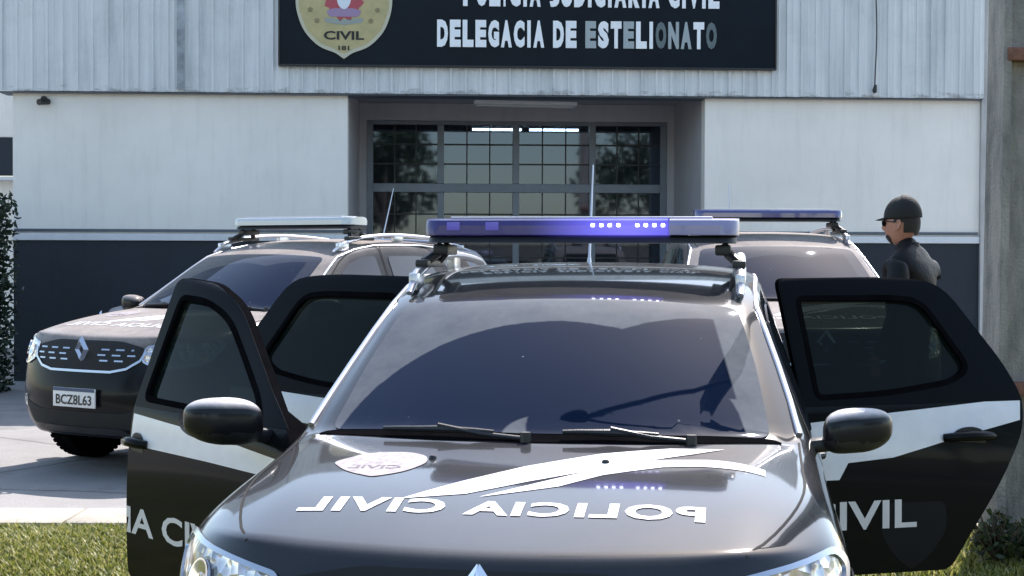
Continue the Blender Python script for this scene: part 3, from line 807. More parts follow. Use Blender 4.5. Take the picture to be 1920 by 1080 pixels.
M_BADGEL = simple('badge_print_grey', (.12, .10, .12), .5)
def hood_marks(main):
  badge = [(-.565,.80,.03),(-.50,.90,.06),(-.45,.925,.03),(-.36,.925,.03),(-.30,.88,.05),(-.285,.80,.05),(-.33,.70,.08),(-.41,.645,.02),(-.50,.70,.08)]
  b_ = lay('hood_badge', flat_bm([rounded(badge, .04)], .04), SURF, (1,0,0), (0,1,0), (0,0,-1), MATS.get('hood_badge_print') or simple('hood_badge_print', (.30, .265, .28), .5, var=.45, vs_=45), main, off=.002, rim=0)
  bl = text_bm('CIVIL', width=.15, height=.035, bold=.02, grid=.05)
  for v in bl.verts: v.co.x += .425; v.co.y += .73
  lay('badge_lettering', bl, SURF, (-1,0,0), (0,1,0), (0,0,-1), M_BADGEL, b_, off=.003, rim=0)
  t = text_bm('POLICIA CIVIL', width=1.06, height=.105, bold=.035, grid=.04, space=1.12)
  for v in t.verts: v.co.x += .012; v.co.y += .362
  lay('hood_lettering', t, SURF, (-1,0,0), (0,1,0), (0,0,-1), M_DECAL, main, off=.002, rim=0)
  band1 = [(-.285,.462,0),(-.15,.63,0),(.0,.795,0),(.20,.955,0),(.40,1.055,0),(.56,1.085,0),(.47,.995,0),(.235,.795,0),(.03,.645,0),(-.12,.52,0)]
  band2 = [(-.08,.500,0),(.09,.666,0),(.215,.785,0),(.37,.90,0),(.53,.935,.1),(.60,.915,.1),(.675,.86,0),(.675,.795,0),(.60,.835,.1),(.50,.85,.1),(.39,.82,0),(.23,.72,0),(.12,.605,0)]
  lay('hood_stripe', flat_bm([rounded(band1, .02)], .04), SURF, (1,0,0), (0,1,0), (0,0,-1), M_DECAL, main, off=.0016, rim=0)
  lay('hood_stripe', flat_bm([rounded(band2, .04)], .04), SURF, (1,0,0), (0,1,0), (0,0,-1), M_DECAL, main, off=.0016, rim=0)
hood_marks(main)
for (x, y) in ((-.28, .857), (.225, .852)):
    loc, n = SURF.hit(Vector((x, y, 5)), Vector((0,0,-1)))
    bm = bmesh.new(); lathe(bm, [(-.004, .012), (.006, .011), (.010, .007)], 'Z', loc, 14); bm_obj('washer_nozzle', bm, M_BLACK, main, 40)
wipers(main, [((-.50, 1.172), (-.14, 1.112), (-.04, 1.085)), ((.07, 1.118), (.36, 1.135), (.46, 1.13))])

# ------------------------------------------------------------------ the other patrol cars
P2 = M_DUST_GLARE
WS_OLD = M_WS; M_WS = M_WS2
LEFT_LOC, LEFT_RZ = Vector((-2.93, 10.0, 0)), R(-31)
left = car('patrol_car', 'dusty patrol car on the left, seen at an angle, showing grille and licence plate',
           'police cars parked in front of the station', LEFT_LOC, LEFT_RZ, P2, 'closed', lens=M_WHLENS, glassb=True)
wipers(left, [((-.56, 1.185), (-.12, 1.118), (-.02, 1.09)), ((.08, 1.125), (.50, 1.165), (.62, 1.19))])
pl = bmesh.new(); loc, n = SURF.hit(Vector((.0, -5, .545)), Vector((0,1,0)))
box(pl, (.0, loc.y - .02, .545), (.40, .012, .13), bevel=.003)
plo = bm_obj('licence_plate', pl, M_PLATE, left, 30)
bm = bmesh.new(); box(bm, (.0, loc.y - .0275, .598), (.392, .004, .022)); bm_obj('plate_band', bm, M_BLUE, plo)
t = text_bm('BCZ8L63', width=.34, height=.068, bold=.02, grid=0)
for v in t.verts: v.co = Vector((v.co.x, loc.y - .0285, v.co.y + .497))
bm_obj('plate_lettering', t, M_INK, plo)
right = car('patrol_car', 'patrol car beside the officer, behind the open rear door, its blue light bar unlit',
            'police cars parked in front of the station', Vector((2.08, 9.75, .075)), R(0), P2, 'closed', lens=M_LENSR)
hood_marks(left); hood_marks(right)
back = copy_tree(left, None, skip=('light_bar', 'licence_plate', 'antenna', 'hood_stripe', 'hood_lettering', 'hood_badge'))
back.location = (-4.15, 14.85, 0); back.rotation_euler = (0, 0, R(-70))
tag(back, 'car without light bar, only its roof corner showing behind the left patrol car', 'parked car', 'police cars parked in front of the station')
back.name = 'parked_car'
for ch in bpy.data.objects:
    if ch.parent == back and ch.name.split('.')[0] == 'body':
        ch.data = ch.data.copy(); ch.data.materials[0] = M_SILV

# ------------------------------------------------------------------ ground
def ground_z(y):
    if y < 6.2: return -.17
    if y < 8.2: t = (y-6.2)/2; return -.17 + .17*t*t*(3-2*t)
    return 0
def sheet(name, xs, ys, zf, m, label=None):
    bm = bmesh.new(); V = [[bm.verts.new((x, y, zf(x, y))) for x in xs] for y in ys]
    for j in range(len(ys)-1):
        for i in range(len(xs)-1): bm.faces.new((V[j][i], V[j][i+1], V[j+1][i+1], V[j+1][i]))
    o = bm_obj(name, bm, m, None, 60); o['kind'] = 'structure'; return o
def conc_mat(name, a, b, stain, sc=1.2, crack=.45):
    m, t, p = nmat(name); co = coords(t)
    n1 = nd(t, 'ShaderNodeTexNoise', i_Scale=sc, i_Detail=8.0, i_Roughness=.65); t.links.new(co, n1.inputs['Vector'])
    n2 = nd(t, 'ShaderNodeTexNoise', i_Scale=70.0, i_Detail=4.0); t.links.new(co, n2.inputs['Vector'])
    c1 = ramp(t, n1.outputs[0], [(.3, a), (.55, b), (.75, stain)])
    mx = nd(t, 'ShaderNodeMix', data_type='RGBA', blend_type='MULTIPLY'); mx.inputs[0].default_value = .5
    t.links.new(c1, mx.inputs[6]); t.links.new(ramp(t, n2.outputs[0], [(.3, .6), (.7, 1.0)]), mx.inputs[7])
    vo = nd(t, 'ShaderNodeTexVoronoi', i_Scale=.45, feature='DISTANCE_TO_EDGE')
    ns = nd(t, 'ShaderNodeTexNoise', i_Scale=1.7, i_Detail=6.0); t.links.new(co, ns.inputs['Vector'])
    ad = nd(t, 'ShaderNodeMix', data_type='RGBA'); ad.inputs[0].default_value = .12; t.links.new(co, ad.inputs[6]); t.links.new(ns.outputs['Color'], ad.inputs[7]); t.links.new(ad.outputs[2], vo.inputs['Vector'])
    m3 = nd(t, 'ShaderNodeMix', data_type='RGBA', blend_type='MULTIPLY'); m3.inputs[0].default_value = 1
    t.links.new(mx.outputs[2], m3.inputs[6]); t.links.new(ramp(t, vo.outputs['Distance'], [(0, crack), (.012, 1.0)]), m3.inputs[7])
    t.links.new(m3.outputs[2], p.inputs['Base Color']); p.inputs['Roughness'].default_value = .9
    bp = nd(t, 'ShaderNodeBump', i_Strength=.25, i_Distance=.01); t.links.new(n2.outputs[0], bp.inputs['Height']); t.links.new(bp.outputs[0], p.inputs['Normal'])
    return m
M_GROUND = conc_mat('worn_paving', (.21, .20, .20), (.27, .26, .255), (.13, .127, .127))
M_KERB = conc_mat('kerb_concrete', (.34, .31, .26), (.42, .38, .32), (.24, .22, .19), 3, 1.0)
M_SOIL = conc_mat('grassy_soil', (.055, .065, .02), (.09, .095, .035), (.09, .07, .045), 4, 1.0)
xs = [-400, -120, -40, -15, -8, -4, 0, 4, 8, 15, 40, 120, 400]
sheet('ground', xs, [8.66, 12, 20, 60, 150, 500], lambda x, y: -.004, M_GROUND)
sheet('lawn', xs, [-3.2, 0, 3, 6, 6.5, 7, 7.5, 8, 8.2, 8.42], lambda x, y: ground_z(y) - .03, M_SOIL)
sheet('street', xs, [-400, -100, -30, -10, -3.0], lambda x, y: -.26, conc_mat('asphalt', (.07,.07,.075), (.09,.09,.095), (.05,.05,.055)))
k = bmesh.new()
for i in range(-30, 30): box(k, (i*1.0, 8.42, -.06), (.992, .48, .16), bevel=.015)
o = bm_obj('kerb', k, M_KERB, None, 30); o['kind'] = 'structure'
k = bmesh.new()
for i in range(-30, 30): box(k, (i*1.0, -3.1, -.27), (.992, .2, .2), bevel=.015)
o = bm_obj('street_kerb', k, M_KERB, None, 30); o['kind'] = 'structure'
def grass_mat():
    m, t, p = nmat('grass_blades'); p.inputs['Roughness'].default_value = .55
    g = nd(t, 'ShaderNodeNewGeometry'); c = ramp(t, g.outputs['Random Per Island'], [(0, (.11, .14, .02)), (.45, (.21, .23, .05)), (.8, (.32, .31, .09)), (1, (.42, .37, .17))])
    t.links.new(c, p.inputs['Base Color'])
    tr = nd(t, 'ShaderNodeBsdfTranslucent'); t.links.new(c, tr.inputs[0]); mx = nd(t, 'ShaderNodeMixShader'); mx.inputs[0].default_value = .4
    t.links.new(p.outputs[0], mx.inputs[1]); t.links.new(tr.outputs[0], mx.inputs[2]); t.links.new(mx.outputs[0], t.nodes['Material Output'].inputs[0])
    return m
M_GRASS = grass_mat()
bm = bmesh.new()
def blade(x, y, z, h, wd=.007):
    a = random.uniform(0, 6.28); l = random.uniform(.2, 1.1)*h; dx, dy = math.cos(a), math.sin(a); px_, py_ = -dy*wd, dx*wd
    p0 = bm.verts.new((x-px_, y-py_, z)); p1 = bm.verts.new((x+px_, y+py_, z))
    p2 = bm.verts.new((x+dx*l*.4+px_*.7, y+dy*l*.4+py_*.7, z+h*.6)); p3 = bm.verts.new((x+dx*l*.4-px_*.7, y+dy*l*.4-py_*.7, z+h*.6))
    p4 = bm.verts.new((x+dx*l, y+dy*l, z+h))
    bm.faces.new((p0, p1, p2, p3)); bm.faces.new((p3, p2, p4))
for k in range(105000):
    r = random.random()
    if r < .34: x, y = random.gauss(-2.4, .8), 8.2 - abs(random.gauss(0, 1.1))
    elif r < .46: x, y = random.gauss(2.6, .6), 8.17 - abs(random.gauss(0, 1.1))
    else: x, y = random.uniform(-8, 8), random.uniform(2.5, 8.17)
    if y < -2: continue
    nz = noise.noise(Vector((x*2.2, y*2.2, 0)))
    if nz < -.25 and random.random() < .7: continue
    blade(x, y, ground_z(y)-.03, random.uniform(.025, .06) + .02*nz)
o = bm_obj('grass', bm, M_GRASS); o['kind'] = 'stuff'
tag(o, 'short sunlit grass with dry tufts in front of the kerb', 'grass')

# ------------------------------------------------------------------ station building (frame: x along the front, y into the building)
BLD_A = R(2.6); BLD = Matrix.Translation((0, 18, 0)) @ Matrix.Rotation(BLD_A, 4, 'Z')
def wall_mat(name, col, dirt=.1):
    m, t, p = nmat(name)
    n = nd(t, 'ShaderNodeTexNoise', i_Scale=.9, i_Detail=8.0, i_Roughness=.6); t.links.new(coords(t), n.inputs['Vector'])
    n2 = nd(t, 'ShaderNodeTexNoise', i_Scale=3.0, i_Detail=6.0, i_Roughness=.7); t.links.new(coords(t, (3, 3, .35)), n2.inputs['Vector'])
    a = tuple(c*(1-dirt) for c in col); c1 = ramp(t, n.outputs[0], [(.35, a), (.65, col)])
    mx = nd(t, 'ShaderNodeMix', data_type='RGBA', blend_type='MULTIPLY'); mx.inputs[0].default_value = 1
    t.links.new(c1, mx.inputs[6]); t.links.new(ramp(t, n2.outputs[0], [(.25, 1-dirt), (.5, 1.0)]), mx.inputs[7])
    t.links.new(mx.outputs[2], p.inputs['Base Color']); p.inputs['Roughness'].default_value = .8
    b = nd(t, 'ShaderNodeTexNoise', i_Scale=90.0, i_Detail=3.0); t.links.new(coords(t), b.inputs['Vector'])
    bp = nd(t, 'ShaderNodeBump', i_Strength=.15, i_Distance=.01); t.links.new(b.outputs[0], bp.inputs['Height']); t.links.new(bp.outputs[0], p.inputs['Normal'])
    return m
def fascia_mat():
    m, t, p = nmat('corrugated_sheet')
    n = nd(t, 'ShaderNodeTexNoise', i_Scale=1.0, i_Detail=7.0, i_Roughness=.7); t.links.new(coords(t, (6, 1, .35)), n.inputs['Vector'])
    n2 = nd(t, 'ShaderNodeTexNoise', i_Scale=1.0, i_Detail=8.0, i_Roughness=.75); t.links.new(coords(t, (1.3, 1, 1.5)), n2.inputs['Vector'])
    c1 = ramp(t, n.outputs[0], [(.30, (.50, .53, .54)), (.48, (.66, .68, .69)), (.7, (.78, .79, .79))])
    mx = nd(t, 'ShaderNodeMix', data_type='RGBA', blend_type='MULTIPLY'); mx.inputs[0].default_value = 1
    t.links.new(c1, mx.inputs[6]); t.links.new(ramp(t, n2.outputs[0], [(.3, .88), (.5, 1.0)]), mx.inputs[7])
    # grime just above the bottom edge
    sx = nd(t, 'ShaderNodeSeparateXYZ'); tc = nd(t, 'ShaderNodeTexCoord'); t.links.new(tc.outputs['Object'], sx.inputs[0])
    n3 = nd(t, 'ShaderNodeTexNoise', i_Scale=1.0, i_Detail=6.0, i_Roughness=.8); t.links.new(coords(t, (3.5, 1, 9)), n3.inputs['Vector'])
    hh = nd(t, 'ShaderNodeMapRange', i_From_Min=3.46, i_From_Max=3.66); hh.inputs['To Min'].default_value = .56; hh.inputs['To Max'].default_value = .25; t.links.new(sx.outputs[2], hh.inputs[0])
    lt = nd(t, 'ShaderNodeMath', operation='SUBTRACT'); t.links.new(hh.outputs[0], lt.inputs[0]); t.links.new(n3.outputs[0], lt.inputs[1])
    gm = nd(t, 'ShaderNodeMapRange', i_From_Min=0, i_From_Max=.12); gm.inputs['To Max'].default_value = .55; t.links.new(lt.outputs[0], gm.inputs[0])
    m2 = nd(t, 'ShaderNodeMix', data_type='RGBA'); t.links.new(gm.outputs[0], m2.inputs[0]); t.links.new(mx.outputs[2], m2.inputs[6]); m2.inputs[7].default_value = (.16, .15, .14, 1)
    t.links.new(m2.outputs[2], p.inputs['Base Color']); p.inputs['Roughness'].default_value = .55
    return m
M_WALL = wall_mat('white_wall_paint', (.88, .845, .79), .09)
M_NAVY = wall_mat('navy_wall_paint', (.022, .031, .042), .2)
M_TRIM = wall_mat('trim_paint', (.72, .74, .77), .1)
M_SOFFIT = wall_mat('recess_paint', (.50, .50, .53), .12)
M_FASC = fascia_mat()
M_ALU = simple('dark_aluminium', (.10, .12, .15), .45, .2, var=.1)
M_ALUL = simple('grey_aluminium', (.17, .20, .24), .4, .3, var=.1)
bld = empty('police_station', (0, 18, 0), BLD_A)
tag(bld, 'white and navy police station with corrugated metal fascia and recessed glass entrance', 'building')
def bpart(name, boxes, m, parent=bld, smooth=20, bevel=0):
    bm = bmesh.new()
    for (x0, x1, y0, y1, z0, z1) in boxes: box(bm, ((x0+x1)/2, (y0+y1)/2, (z0+z1)/2), (x1-x0, y1-y0, z1-z0), bevel=bevel)
    return bm_obj(name, bm, m, parent, smooth)
XL, XR, EL, ER, DW = -6.0, 5.78, -2.0, 2.36, 1.78
for (a, b) in ((XL, EL), (ER, XR)):
    bpart('wall', [(a, b, 0, .25, DW, 3.7)], M_WALL)
    bpart('dado', [(a+.004, b-.004, -.006, .25, -.1, DW-.09)], M_NAVY)
    bpart('dado_moulding', [(a, b, -.03, .25, DW-.088, DW-.003)], M_TRIM, bevel=.006)
    bpart('wall_conduit', [(a+.02, b-.02, -.022, -.001, DW+.015, DW+.05)], M_ALU)
bpart('corner_pilaster', [(XR+.003, XR+.24, -.05, .4, -.1, 6.15)], wall_mat('pilaster_plaster', (.60, .59, .58), .3))
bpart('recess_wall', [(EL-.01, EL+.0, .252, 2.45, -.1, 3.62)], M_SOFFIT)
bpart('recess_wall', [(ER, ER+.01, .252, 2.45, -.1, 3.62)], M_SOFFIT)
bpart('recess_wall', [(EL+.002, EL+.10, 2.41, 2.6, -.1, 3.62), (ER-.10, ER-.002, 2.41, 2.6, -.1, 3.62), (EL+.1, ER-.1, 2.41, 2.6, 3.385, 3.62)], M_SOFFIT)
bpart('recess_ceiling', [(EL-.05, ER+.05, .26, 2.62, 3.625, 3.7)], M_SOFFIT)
bpart('interior_floor', [(EL-.05, ER+.05, .0, 9, .0, .02)], simple('dark_floor', (.12,.12,.13), .3))
bpart('interior_wall', [(EL-1.5, ER+1.5, 8.0, 8.1, 0, 3.6), (EL-1.5, EL-1.4, 2.62, 8, 0, 3.6), (ER+1.4, ER+1.5, 2.62, 8, 0, 3.6)], simple('room_wall', (.25, .27, .3), .8))
bpart('interior_ceiling', [(EL-1.5, ER+1.5, 2.62, 8.1, 3.45, 3.5)], simple('room_ceiling', (.4, .4, .4), .8))
bpart('roof', [(XL-.15, XR+.2, .3, 12, 6.1, 6.2)], M_TRIM)
bpart('side_wall', [(XL, XL+.2, .26, 12, -.1, 6.1), (XR-.0, XR+.2, .42, 12, -.1, 6.09), (XL+.21, XR-.01, 11.8, 12, -.1, 6.1)], M_WALL)
# corrugated fascia: long sheets with narrow raised ribs
def corrugated(name, x0, x1, y, z0, z1, pitch, m, parent, rib=.022, depth=.028):
    bm = bmesh.new(); pr = [(x0, y)]; x = x0 + .03; k = 0
    while x < x1 - pitch*.3:
        wob = .004*math.sin(k*2.7); pr += [(x, y+wob), (x+.008, y-depth+wob), (x+.008+rib, y-depth+wob), (x+.016+rib, y+wob)]
        mid = x + pitch*.52
        pr += [(mid-.02, y+wob), (mid, y-.008+wob), (mid+.02, y+wob)]
        x += pitch; k += 1
    pr.append((x1, y))
    a = [bm.verts.new((p[0], p[1], z0)) for p in pr]; b = [bm.verts.new((p[0], p[1], z1)) for p in pr]
    for k in range(len(pr)-1): bm.faces.new((a[k], a[k+1], b[k+1], b[k]))
    bmesh.ops.recalc_face_normals(bm, faces=bm.faces[:])
    if bm.faces[0].normal.y > 0: bmesh.ops.reverse_faces(bm, faces=bm.faces[:])
    me = bpy.data.meshes.new(name); bm.to_mesh(me); bm.free(); return link(name, me, m, parent)
corrugated('fascia', XL-.14, XR+.002, -.12, 3.47, 6.2, .178, M_FASC, bld)
bpart('fascia_flashing', [(XL-.14, XR, -.10, .28, 3.452, 3.466)], M_ALU)
bpart('fascia_backing', [(XL-.13, XR-.002, -.08, .27, 3.702, 6.09)], M_TRIM)
bpart('fascia_seam', [(-4.02, -3.93, -.158, -.151, 3.5, 6.1)], simple('seam_sealant', (.30, .33, .36), .7, var=.4))

# entrance glazing
FX0, FX1, FY = EL+.10, ER-.10, 2.44
gl = bpart('entrance_frame', [(FX0, FX1, FY, FY+.08, 3.33, 3.383), (FX0, FX0+.09, FY, FY+.08, 0, 3.33), (FX1-.09, FX1, FY, FY+.08, 0, 3.33),
      (FX0+.09, FX1-.09, FY-.01, FY+.07, 2.40, 2.52)] +
      [(x-.045, x+.045, FY-.02, FY+.06, z0, z1) for x in (FX0+1.02, FX0+2.06, FX0+3.12) for (z0, z1) in ((0, 2.398), (2.522, 3.329))], M_ALUL, bevel=.004)
def ent_glass():
    m, t, p = nmat('entrance_glass')
    p.inputs['Base Color'].default_value = (.01, .014, .02, 1); p.inputs['Roughness'].default_value = .03; p.inputs['IOR'].default_value = 2.0; p.inputs['Specular Tint'].default_value = (.65, .78, 1, 1)
    tr = nd(t, 'ShaderNodeBsdfTransparent'); tr.inputs[0].default_value = (.5, .6, .7, 1)
    mx = nd(t, 'ShaderNodeMixShader'); mx.inputs[0].default_value = .72
    t.links.new(tr.outputs[0], mx.inputs[1]); t.links.new(p.outputs[0], mx.inputs[2]); t.links.new(mx.outputs[0], t.nodes['Material Output'].inputs[0])
    return m
M_ENT = ent_glass()
xsf = [FX0+.09, FX0+1.02, FX0+2.06, FX0+3.12, FX1-.09]
for k in range(4):
    a, b = xsf[k] + (.045 if k else 0), xsf[k+1] - (.045 if k < 3 else 0)
    for (z0, z1, nh) in ((2.522, 3.329, 2), (.3, 2.398, 6)):
        bpart('window_pane', [(a, b, FY+.03, FY+.036, z0, z1)], M_ENT, gl)
        bars = [(a+(b-a)*q/3-.009, a+(b-a)*q/3+.009, FY+.05, FY+.062, z0, z1) for q in (1, 2)]
        bars += [(a, b, FY+.064, FY+.076, z0+(z1-z0)*(q+.0)/(nh+1)-.010, z0+(z1-z0)*q/(nh+1)+.010) for q in range(1, nh+1)]
        bars = [(x0, x1, y0-(.032 if y0 < FY+.06 else .058), y1-(.032 if y0 < FY+.06 else .058), zz0, zz1) for (x0, x1, y0, y1, zz0, zz1) in bars]
        bpart('window_grille', bars, M_BLACK, gl)
tl = simple('lit_tube', (.9, .9, .9), .5, emit=(.95, .98, 1), es=50)
for (a, b) in ((-.42, .30), (.42, 1.14)):
    o = bpart('interior_tube_light', [(a, b, 3.7, 3.76, 3.365, 3.395)], tl)
bm = bmesh.new(); box(bm, (.22, 1.2, 3.505), (1.35, .16, .05), rot=(0, 0, R(7)), bevel=.01)
o = bm_obj('ceiling_batten', bm, M_TRIM, bld, 30)
bm = bmesh.new(); tube(bm, [(-.42, 1.08, 3.465), (.86, 1.24, 3.465)], .016, 10); bm_obj('tube', bm, M_WHLENS, o, 40)

# ------------------------------------------------------------------ sign
sg = empty('station_sign', BLD @ Vector((0, -.17, 3.85)), BLD_A); tag(sg, 'wide dark sign board over the entrance with a golden shield and white lettering', 'sign')
M_SIGN = simple('sign_board_navy', (.005, .009, .016), .3, spec=.10, var=.25, vs_=1.5)
def spart(name, bm, m, smooth=30, parent=sg): return bm_obj(name, bm, m, parent, smooth)
SX0, SX1, SZ0, SZ1 = -2.79, 3.17, -.045, 1.58
bm = bmesh.new(); box(bm, ((SX0+SX1)/2, 0, (SZ0+SZ1)/2), (SX1-SX0, .06, SZ1-SZ0)); spart('board', bm, M_SIGN)
bm = bmesh.new()
for (x, z, a, b) in ((SX0-.012, (SZ0+SZ1)/2, .022, SZ1-SZ0), (SX1+.012, (SZ0+SZ1)/2, .022, SZ1-SZ0), ((SX0+SX1)/2, SZ0-.012, SX1-SX0+.046, .022), ((SX0+SX1)/2, SZ1+.012, SX1-SX0+.046, .022)): box(bm, (x, -.004, z), (a, .085, b), bevel=.003)
spart('sign_frame', bm, M_BLACK)
M_LET_W = simple('white_letters', (.80, .82, .86), .3, coat=.5)
M_LET_G = simple('letters_dim_reflection', (.30, .34, .36), .35, .3)  # dimmer reflections on single letters put into their colour, here and below
M_LET_D = simple('letters_dark_reflection', (.10, .13, .14), .35, .4)
def sign_text(s_, x0, x1, z0, h, mats):
    # one letter after the other, widths from the font
    adv = {'I': .5, ' ': .5, 'J': .8, 'Í': .5, 'Á': 1.0}
    tot = sum(adv.get(c, .92) for c in s_); x = x0
    for c in s_:
        wd = adv.get(c, .92)/tot*(x1-x0)
        if c != ' ':
            gw = wd*.85 if c not in 'IÍ' else wd*.50
            hh = h*1.22 if c in 'ÍÁ' else h
            t = text_bm(c, width=gw, height=hh, bold=.065, grid=0)
            extrude_flat(t, .02)
            for v in t.verts: v.co = Vector((x + wd/2 + v.co.x, -.031 - v.co.z, z0 + v.co.y))
            bmesh.ops.recalc_face_normals(t, faces=t.faces[:])
            spart('letter', t, mats.pop(0) if mats else M_LET_W)
        x += wd
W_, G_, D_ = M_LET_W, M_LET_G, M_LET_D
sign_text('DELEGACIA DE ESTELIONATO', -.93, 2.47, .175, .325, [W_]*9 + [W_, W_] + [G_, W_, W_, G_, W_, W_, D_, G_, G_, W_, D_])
sign_text('POLÍCIA JUDICIÁRIA CIVIL', -.62, 2.50, .665, .325, [])
# golden shield with arms
M_GOLD = simple('shield_gold', (.46, .39, .19), .5, var=.12, vs_=9)
M_GOLDR = simple('shield_rim', (.52, .50, .38), .4)
def flat_on_sign(name, poly, y, m, parent=sg, th=.006):
    b = flat_bm([poly], 0); extrude_flat(b, th)
    for v in b.verts: v.co = Vector((v.co.x, y - v.co.z, v.co.y))
    bmesh.ops.recalc_face_normals(b, faces=b.faces[:]); return spart(name, b, m, 20, parent)
cx, cz = -2.03, .72
half = [(0,-.70,0),(.10,-.63,.03),(.30,-.56,.1),(.48,-.38,.15),(.575,-.12,.15),(.575,.20,.15),(.48,.46,.1),(.36,.52,.05),(.16,.62,.1),(0,.60,.03)]
full = [(cx+p[0], cz+p[1], p[2]) for p in half] + [(cx-p[0], cz+p[1], p[2]) for p in half[1:-1][::-1]]
sh = flat_on_sign('shield', rounded(full, .05), -.032, M_GOLDR, th=.02)
inn = [(cx+(p[0]-cx)*.93, cz+(p[1]-cz)*.93, .05) for p in full]
flat_on_sign('shield_field', rounded(inn, .05), -.053, M_GOLD, sh, .003)
M_RED = simple('arms_red', (.42, .07, .09), .5); M_WB = simple('arms_white', (.7, .75, .82), .4); M_PUR = simple('arms_violet', (.33, .22, .36), .5); M_GRY = simple('arms_grey', (.30, .33, .30), .5)
def ell(x, z, a, b, n=24, t0=0): return [Vector((x + a*math.cos(2*math.pi*k/n+t0), z + b*math.sin(2*math.pi*k/n+t0))) for k in range(n)]
flat_on_sign('arms_mantle', [Vector((cx + r*math.cos(t), cz + .02 + r*1.15*math.sin(t))) for k in range(36) for t in [2*math.pi*k/36] for r in [.20 + .022*(k % 3)]], -.0565, M_RED, sh, .003)
flat_on_sign('arms_ribbon', rounded([(cx-.17,cz-.20),(cx+.17,cz-.20),(cx+.21,cz-.13),(cx+.12,cz-.10),(cx-.12,cz-.10),(cx-.21,cz-.13)], .02), -.060, M_PUR, sh, .003)
flat_on_sign('arms_scroll', rounded([(cx-.22,cz-.27),(cx,cz-.30),(cx+.22,cz-.27),(cx+.24,cz-.21),(cx,cz-.235),(cx-.24,cz-.21)], .03), -.0565, M_GRY, sh, .003)
flat_on_sign('arms_oval', ell(cx, cz+.03, .085, .14), -.060, M_WB, sh, .004)
for (s_, w_, h_, dx, dz) in (('CIVIL', .48, .105, 0, -.475), ('181', .13, .055, 0, -.60), ('POLÍCIA', .56, .11, 0, .34)):
    t = text_bm(s_, width=w_, height=h_, bold=.03, grid=0)
    extrude_flat(t, .004)
    for v in t.verts: v.co = Vector((cx+dx+v.co.x, -.0565 - v.co.z, cz+dz+v.co.y))
    bmesh.ops.recalc_face_normals(t, faces=t.faces[:]); spart('shield_lettering', t, M_INK, 20, sh)
for (dx, dz) in ((-.32, -.25), (.32, -.25), (-.40, -.12), (.40, -.12)):
    flat_on_sign('shield_ornament', ell(cx+dx, cz+dz, .035, .035, 5, .3), -.0565, simple('ornament_ochre', (.25, .20, .10), .5) if 'ornament_ochre' not in MATS else MATS['ornament_ochre'], sh, .003)

# ------------------------------------------------------------------ small things on the station
W = lambda x, y, z: BLD @ Vector((x, y, z - 0))
slab = bmesh.new(); box(slab, (2.9, 12.6, .03), (4.2, 6.6, .08), bevel=.01)
o = bm_obj('pavement', slab, M_GROUND, None, 30); o['kind'] = 'structure'
t = empty('security_camera', W(-5.62, -.02, 3.38), BLD_A); tag(t, 'small dark camera on the white wall under the left end of the metal fascia', 'camera')
bm = bmesh.new(); lathe(bm, [(-.02, .04), (.01, .04), (.012, .03)], 'Y', (0, 0, 0), 16); tube(bm, [(0, -.01, 0), (0, -.08, -.01), (0, -.09, -.03)], .01, 8); bm_obj('bracket', bm, M_BLACK, t, 30)
bm = bmesh.new(); tube(bm, [(.05, -.01, -.03), (-.02, -.16, -.05)], [.035, .038], 14); bm_obj('camera_body', bm, M_BLACK, t, 40)
t = empty('hanging_cable', W(4.42, -.17, 3.6), BLD_A); tag(t, 'thin dark cable hanging down the metal fascia with a plug at its end', 'cable')
bm = bmesh.new(); tube(bm, [(.01*math.sin(k*.9), -.005, 2.4 - k*.2) for k in range(13)], .008, 6); bm_obj('wire', bm, M_BLACK, t, 60)
bm = bmesh.new(); tube(bm, [(0, -.005, .02), (-.012, -.005, -.05), (-.01, -.005, -.08)], [.016, .03, .022], 10); bm_obj('plug', bm, M_BLACK, t, 60)

# ------------------------------------------------------------------ concrete pole with the street lamp arm
POLE = Vector((2.80, 8.05, -.02))
pole = empty('concrete_pole', POLE, R(4)); tag(pole, 'weathered concrete utility pole at the right edge carrying a street lamp arm', 'pole')
def pole_mat():
    m, t, p = nmat('weathered_concrete'); co = coords(t, (1, 1, .25))
    n = nd(t, 'ShaderNodeTexNoise', i_Scale=9.0, i_Detail=9.0, i_Roughness=.7); t.links.new(co, n.inputs['Vector'])
    n2 = nd(t, 'ShaderNodeTexNoise', i_Scale=60.0, i_Detail=5.0); t.links.new(coords(t), n2.inputs['Vector'])
    c = ramp(t, n.outputs[0], [(.28, (.12, .12, .11)), (.5, (.28, .26, .235)), (.72, (.42, .38, .33))])
    t.links.new(c, p.inputs['Base Color']); p.inputs['Roughness'].default_value = .95
    b = nd(t, 'ShaderNodeBump', i_Strength=.6, i_Distance=.02); t.links.new(n2.outputs[0], b.inputs['Height']); t.links.new(b.outputs[0], p.inputs['Normal'])
    return m
M_POLE = pole_mat()
bm = bmesh.new(); rings = []
for k in range(19):      # double-T section, tapering
    z = k*.5; f = 1 - .045*z; a, b, wb, tf = .20*f + .0, .125*f, .035, .05*f
    prof = [(-a,-b),(-a+tf,-b),(-a+tf+.02,-wb),(a-tf-.02,-wb),(a-tf,-b),(a,-b),(a,b),(a-tf,b),(a-tf-.02,wb),(-a+tf+.02,wb),(-a+tf,b),(-a,b)]
    rings.append([bm.verts.new((p[0] + .0, p[1], z)) for p in prof])
for k in range(18):
    for q in range(12): bm.faces.new((rings[k][q], rings[k][(q+1)%12], rings[k+1][(q+1)%12], rings[k+1][q]))
bm.faces.new(rings[0][::-1]); bm.faces.new(rings[-1]); bm_obj('shaft', bm, M_POLE, pole, 30)
